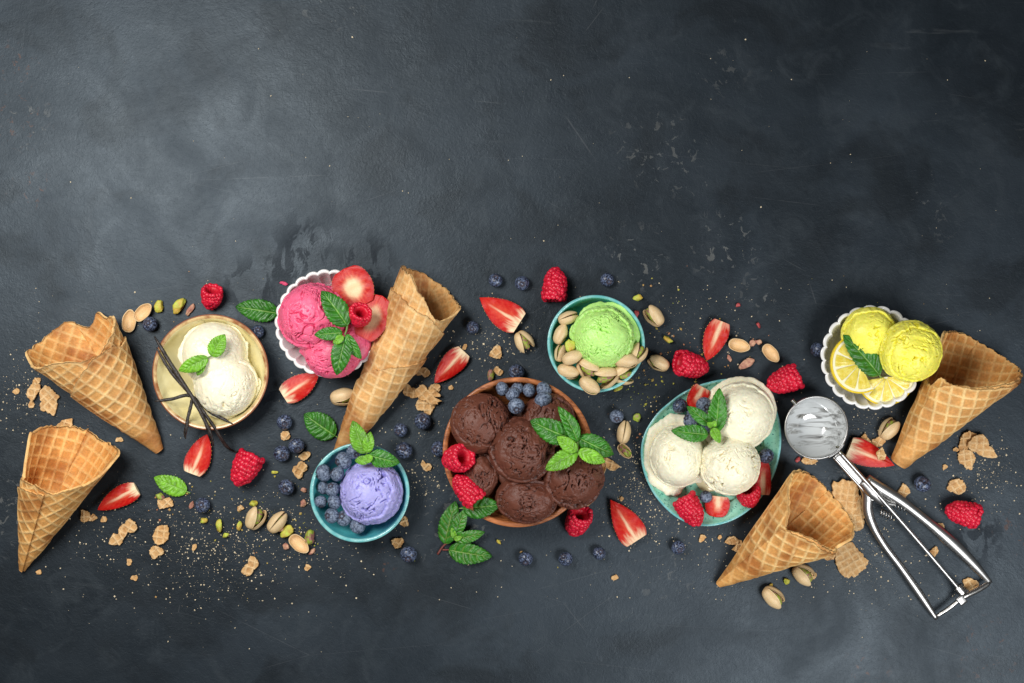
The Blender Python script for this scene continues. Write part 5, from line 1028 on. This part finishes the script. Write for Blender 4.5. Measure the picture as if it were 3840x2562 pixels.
SHARDS = [
 (188, 1500, 36, 1, Z(0, 1000, 2.45, [(430, 1090), (480, 1110), (510, 1160), (558, 1190), (525, 1230), (528, 1290), (500, 1370), (470, 1340), (400, 1330), (368, 1290), (390, 1240), (370, 1190)]), 20, 'largest wafer shard left of the peaked waffle cone'),
 (128, 1470, 26, 2, None, 60, 'second wafer shard overlapping the largest one at the left edge'),
 (139, 1430, 17, 3, None, 20, 'wafer crumb above the shards at the left edge'),
 (65, 1467, 12, 4, None, 20, 'small wafer crumb nearest the left edge of the table'),
 (119, 1516, 14, 5, None, 80, 'small wafer crumb below the shards at the left edge'),
 (252, 1592, 28, 6, None, 50, 'wafer shard peeping over the lower left cone mouth'),
 (322, 1938, 24, 7, None, 70, 'reddish wafer shard below the strawberry wedge, left one'),
 (350, 1942, 17, 8, None, 20, 'small wafer shard leaning on the reddish one'),
 (390, 1946, 14, 9, None, 80, 'narrow wafer crumb under the strawberry wedge tip'),
 (482, 1982, 30, 10, Z(0, 1550, 2.45, [(1195, 965), (1270, 1040), (1180, 1080), (1150, 1140), (1095, 1110), (1110, 1040), (1160, 1010)]), 40, 'notched wafer shard between lower left cone and pale mint leaf'),
 (439, 2022, 24, 11, None, 10, 'wafer shard touching the notched shard'),
 (606, 2005, 35, 12, Z(0, 1550, 2.45, [(1540, 1020), (1560, 1100), (1520, 1180), (1455, 1205), (1410, 1150), (1430, 1080), (1480, 1030)]), 60, 'oval wafer shard below the pale mint leaf'),
 (590, 2070, 28, 13, Z(0, 1550, 2.45, [(1375, 1260), (1470, 1225), (1515, 1280), (1460, 1300), (1415, 1335), (1390, 1300)]), 15, 'angular wafer shard under the oval one'),
 (486, 2109, 12, 14, None, 80, 'small wafer crumb in the dark patch at the lower left'),
 (505, 2165, 14, 15, None, 0, 'lowest wafer crumb at the lower left'),
 (449, 1647, 14, 16, None, 0, 'wafer crumb between the two left cones'),
 (626, 1886, 28, 17, None, 20, 'clumped wafer crumb under the pale mint leaf'),
 (147, 2144, 11, 18, None, 70, 'tiny wafer crumb at the lower left cone tip'),
 (1070, 1634, 21, 19, None, 30, 'wafer crumb between blueberries right of the cream bowl'),
 (1146, 1711, 20, 20, None, 20, 'wafer crumb touching the pair of blueberries'),
 (1125, 1762, 32, 21, Z(550, 1550, 2.45, [(1410, 440), (1460, 450), (1482, 495), (1440, 540), (1400, 600), (1360, 560), (1340, 510), (1385, 480)]), 35, 'gridded wafer shard between blueberries and the teal bowl'),
 (938, 2121, 40, 22, Z(550, 1550, 2.45, [(960, 1310), (1030, 1345), (1025, 1400), (985, 1430), (940, 1495), (870, 1450), (900, 1405), (940, 1380)]), 50, 'elongated gridded wafer shard below the pistachios'),
 (730, 2052, 12, 23, None, 60, 'small wafer crumb in the crumb dust'),
 (1154, 2128, 13, 24, None, 45, 'small wafer crumb below the empty shell near the teal bowl'),
 (903, 1903, 14, 25, None, 30, 'pale wafer crumb left of the green kernel bit'),
 (1588, 1397, 27, 26, Z(1000, 960, 2.45, [(1375, 1070), (1420, 1030), (1480, 1040), (1508, 1075), (1455, 1115), (1430, 1090), (1380, 1095)]), 30, 'thin wafer shard touching the pale cone'),
 (1541, 1466, 27, 27, Z(1000, 960, 2.45, [(1280, 1170), (1330, 1215), (1385, 1300), (1310, 1290), (1255, 1260), (1270, 1200)]), -30, 'wafer shard at the left of the broken pile by the pale cone'),
 (1632, 1460, 26, 28, Z(1000, 960, 2.45, [(1540, 1175), (1595, 1190), (1590, 1240), (1545, 1280), (1510, 1250), (1485, 1220)]), 30, 'wafer shard at the right of the broken pile by the pale cone'),
 (1596, 1478, 36, 30, Z(1000, 960, 2.45, [(1430, 1180), (1480, 1230), (1530, 1290), (1600, 1300), (1625, 1330), (1560, 1360), (1460, 1330), (1390, 1290), (1365, 1250)]), 20, 'big wafer shard in the middle of the broken pile'),
 (1598, 1520, 36, 31, Z(1000, 960, 2.45, [(1400, 1310), (1480, 1300), (1560, 1350), (1530, 1400), (1500, 1460), (1440, 1420), (1375, 1400)]), 65, 'gridded wafer shard at the bottom of the broken pile'),
 (1690, 1454, 10, 32, None, 0, 'tiny wafer crumb left of the wooden bowl top'),
 (1743, 1301, 11, 33, None, 70, 'tiny wafer crumb at the base of the strawberry wedge by the cone'),
 (1600, 1747, 21, 34, Z(1100, 1520, 2.45, [(1190, 500), (1220, 540), (1275, 560), (1230, 605), (1190, 570)]), 20, 'wafer shard between the teal and wooden bowls'),
 (1518, 1957, 20, 35, None, 85, 'narrow wafer shard outside the teal bowl, lower right'),
 (1492, 2034, 24, 36, None, 40, 'wafer shard touching the blueberry below the teal bowl'),
 (1858, 1323, 27, 37, Z(1750, 980, 2.45, [(300, 775), (318, 830), (305, 895), (250, 885), (210, 870), (235, 815)]), 20, 'flat wafer shard between strawberry wedge and pistachio'),
 (1864, 1390, 19, 38, None, -45, 'small wafer shard behind the wooden bowl rim'),
 (2290, 1743, 28, 39, None, -40, 'wafer shard right of the wooden bowl under the mint'),
 (2212, 1870, 20, 40, None, 50, 'wafer shard at the lower right of the wooden bowl'),
 (2331, 1870, 10, 41, None, 50, 'tiny wafer crumb above the long strawberry wedge'),
 (3244, 1649, 21, 42, None, -40, 'wafer crumb above the strawberry by the disher, left one'),
 (3288, 1660, 23, 43, None, 40, 'wafer crumb above the strawberry by the disher, right one'),
 (3624, 1652, 38, 45, Z(2900, 1100, 2.24, [(1640, 1155), (1690, 1180), (1640, 1250), (1620, 1310), (1560, 1330), (1565, 1240), (1590, 1180)]), 70, 'upright wafer shard in the cluster right of the blunt cone'),
 (3680, 1674, 44, 46, Z(2900, 1100, 2.24, [(1640, 1230), (1720, 1180), (1790, 1230), (1800, 1280), (1862, 1380), (1780, 1370), (1700, 1330), (1620, 1290)]), -25, 'widest wafer shard in the cluster right of the blunt cone'),
 (3622, 1722, 36, 47, Z(2900, 1100, 2.24, [(1560, 1320), (1640, 1310), (1685, 1360), (1670, 1440), (1650, 1485), (1590, 1440), (1545, 1370)]), 75, 'hanging wafer shard at the bottom of the cluster by the blunt cone'),
 (3581, 1686, 11, 48, None, 0, 'tiny wafer crumb left of the cluster by the blunt cone'),
 (3543, 1750, 11, 49, None, 45, 'tiny wafer crumb below the cluster by the blunt cone'),
 (3036, 1728, 22, 50, None, 0, 'knobbly wafer crumb just under the disher bowl'),
 (3170, 1872, 60, 51, Z(2650, 1700, 2.45, [(1280, 232), (1370, 275), (1385, 370), (1400, 440), (1360, 540), (1330, 610), (1250, 540), (1200, 440), (1150, 340), (1150, 270), (1220, 240)]), 60, 'large wafer shard behind the gaping cone'),
 (3221, 1940, 44, 52, Z(2650, 1700, 2.45, [(1405, 370), (1440, 410), (1455, 500), (1430, 600), (1360, 720), (1335, 640), (1370, 540), (1405, 450)]), 75, 'curved wafer shard standing on edge beside the disher pivot'),
 (3192, 2100, 62, 53, Z(2650, 1700, 2.45, [(1190, 880), (1330, 820), (1390, 890), (1440, 950), (1480, 1005), (1400, 1090), (1360, 1130), (1270, 1135), (1230, 1100), (1180, 1020)]), 8, 'large gridded wafer shard below the gaping cone mouth'),
 (3111, 2084, 19, 54, None, 30, 'small wafer crumb beside the large gridded shard'),
 (2744, 2026, 22, 55, None, 0, 'wafer crumb left of the gaping cone, farther one'),
 (2768, 2050, 19, 56, None, 60, 'wafer crumb touching the gaping cone flank'),
 (2697, 2016, 9, 57, None, 60, 'tiny wafer crumb between plate and gaping cone'),
 (3387, 1841, 25, 58, None, 50, 'wafer crumb beside the disher handle, left of a blueberry'),
 (3585, 1827, 34, 59, Z(3040, 1650, 2.091, [(1100, 315), (1200, 340), (1213, 375), (1160, 425), (1110, 405), (1060, 390), (1075, 350)]), 10, 'wafer shard above the raspberry on the right'),
 (3499, 2068, 17, 60, None, 60, 'wafer crumb between the disher handle arms'),
 (3640, 2190, 32, 61, Z(3040, 1650, 2.091, [(1190, 1095), (1270, 1095), (1315, 1130), (1240, 1180), (1205, 1150)]), 10, 'wafer shard at the end of the disher handle'),
 (3522, 1972, 15, 62, None, 0, 'wafer crumb under the upper disher handle arm'),
 (2632, 2017, 15, 63, None, 80, 'wafer crumb right below the turquoise plate'),
 (2306, 2165, 12, 64, None, 30, 'tiny wafer crumb below the long strawberry wedge'),
 (3048, 2158, 14, 65, None, 70, 'wafer crumb stuck to the split pistachio below the cone'),
]
for (x, y, r, sd, poly, an, lab) in SHARDS:
    z0 = 14 if sd in (30, 46) else (8 if sd == 2 else 0)
    shard(lab, x, y, r, sd, z0, poly, an, tint=(1, .97, .95) if sd % 3 else (1.02, .95, .88), th=8 if r > 16 else 6, curl=.0 if r < 24 else .05, stretch=1.0 if poly else 1.2, tilt=4 if r > 20 else 0)
shard('wafer crumb lying on the strawberry wedge beside the disher', 3302, 1702, 21, 44, 52, None, -30)

# ------------------------------------------------------------------ crumbs and dust too small to count
def dust(name, label, clusters, mat, smin, smax, seed, kind='stuff'):
    g = np.random.default_rng(seed); P = []
    for (x, y, sx, sy, n) in clusters:
        q = np.stack([g.normal(x, sx, n), g.normal(y, sy, n)], -1) if sx > 0 else np.stack([g.uniform(x, -sx, n), g.uniform(y, -sy, n)], -1)
        P.append(q)
    P = np.concatenate(P); n = len(P); oc = np.array([(1, 0, 0), (-1, 0, 0), (0, 1, 0), (0, -1, 0), (0, 0, 1), (0, 0, -1)], float)
    of = np.array([(0, 2, 4), (2, 1, 4), (1, 3, 4), (3, 0, 4), (2, 0, 5), (1, 2, 5), (3, 1, 5), (0, 3, 5)])
    s = smin+(smax-smin)*g.uniform(0, 1, n)**3.2; A = g.uniform(0, 6.3, n)
    v = oc[None]*s[:, None, None]*g.uniform(.55, 1.25, (n, 6, 1)); R = np.stack([np.cos(A), np.sin(A)], -1)
    x = v[..., 0]*R[:, None, 0]-v[..., 1]*R[:, None, 1]; y = v[..., 0]*R[:, None, 1]+v[..., 1]*R[:, None, 0]; z = v[..., 2]*.7+s[:, None]*.6
    V = np.stack([x+(P[:, 0]-CX)[:, None], y+(CY-P[:, 1])[:, None], z], -1).reshape(-1, 3); F = (of[None]+(np.arange(n)*6)[:, None, None]).reshape(-1, 3)
    o = solo(name, V, F, MAT[mat], label, 'crumbs', (0, 0, 0), None, None, False); o['kind'] = kind
dust('waffle_crumbs', 'fine beige waffle crumbs and dust scattered over the table', [
    (800, 2080, 150, 100, 400), (860, 1990, 160, 80, 160), (700, 1960, 90, 60, 90), (1600, 1800, 50, 50, 130), (1580, 1600, 90, 70, 90), (2400, 1800, 50, 110, 260), (2480, 1900, 90, 60, 130), (1850, 1290, 80, 50, 210), (3250, 1560, 45, 55, 110),
    (3270, 2080, 100, 110, 240), (3700, 1740, 60, 60, 180), (60, 1450, 60, 80, 110), (120, 1500, 60, 60, 80), (2620, 1170, 70, 60, 50), (400, 2020, 120, 60, 70), (2640, 2060, 130, 60, 90), (1230, 2080, 100, 50, 60), (100, 1050, -3750, -2250, 700), (100, 100, -3750, -1000, 70), (800, 2120, 240, 120, 240), (3650, 1800, 120, 90, 140), (2560, 1960, 160, 80, 160), (1130, 1900, 160, 90, 160), (2350, 1700, 60, 120, 120), (2650, 1280, 120, 90, 60)],
    'dust', .9, 4.2, 3)
dust('pistachio_crumbs', 'tiny green and reddish pistachio crumbs scattered over the table', [
    (1000, 1940, 130, 80, 70), (1130, 2000, 60, 60, 30), (2410, 1500, 60, 90, 70), (2480, 1250, 60, 80, 26), (640, 1890, 50, 40, 20), (2700, 1330, 90, 50, 24), (300, 1000, -3500, -2250, 50)], 'green_dust', 1.6, 7.0, 4)
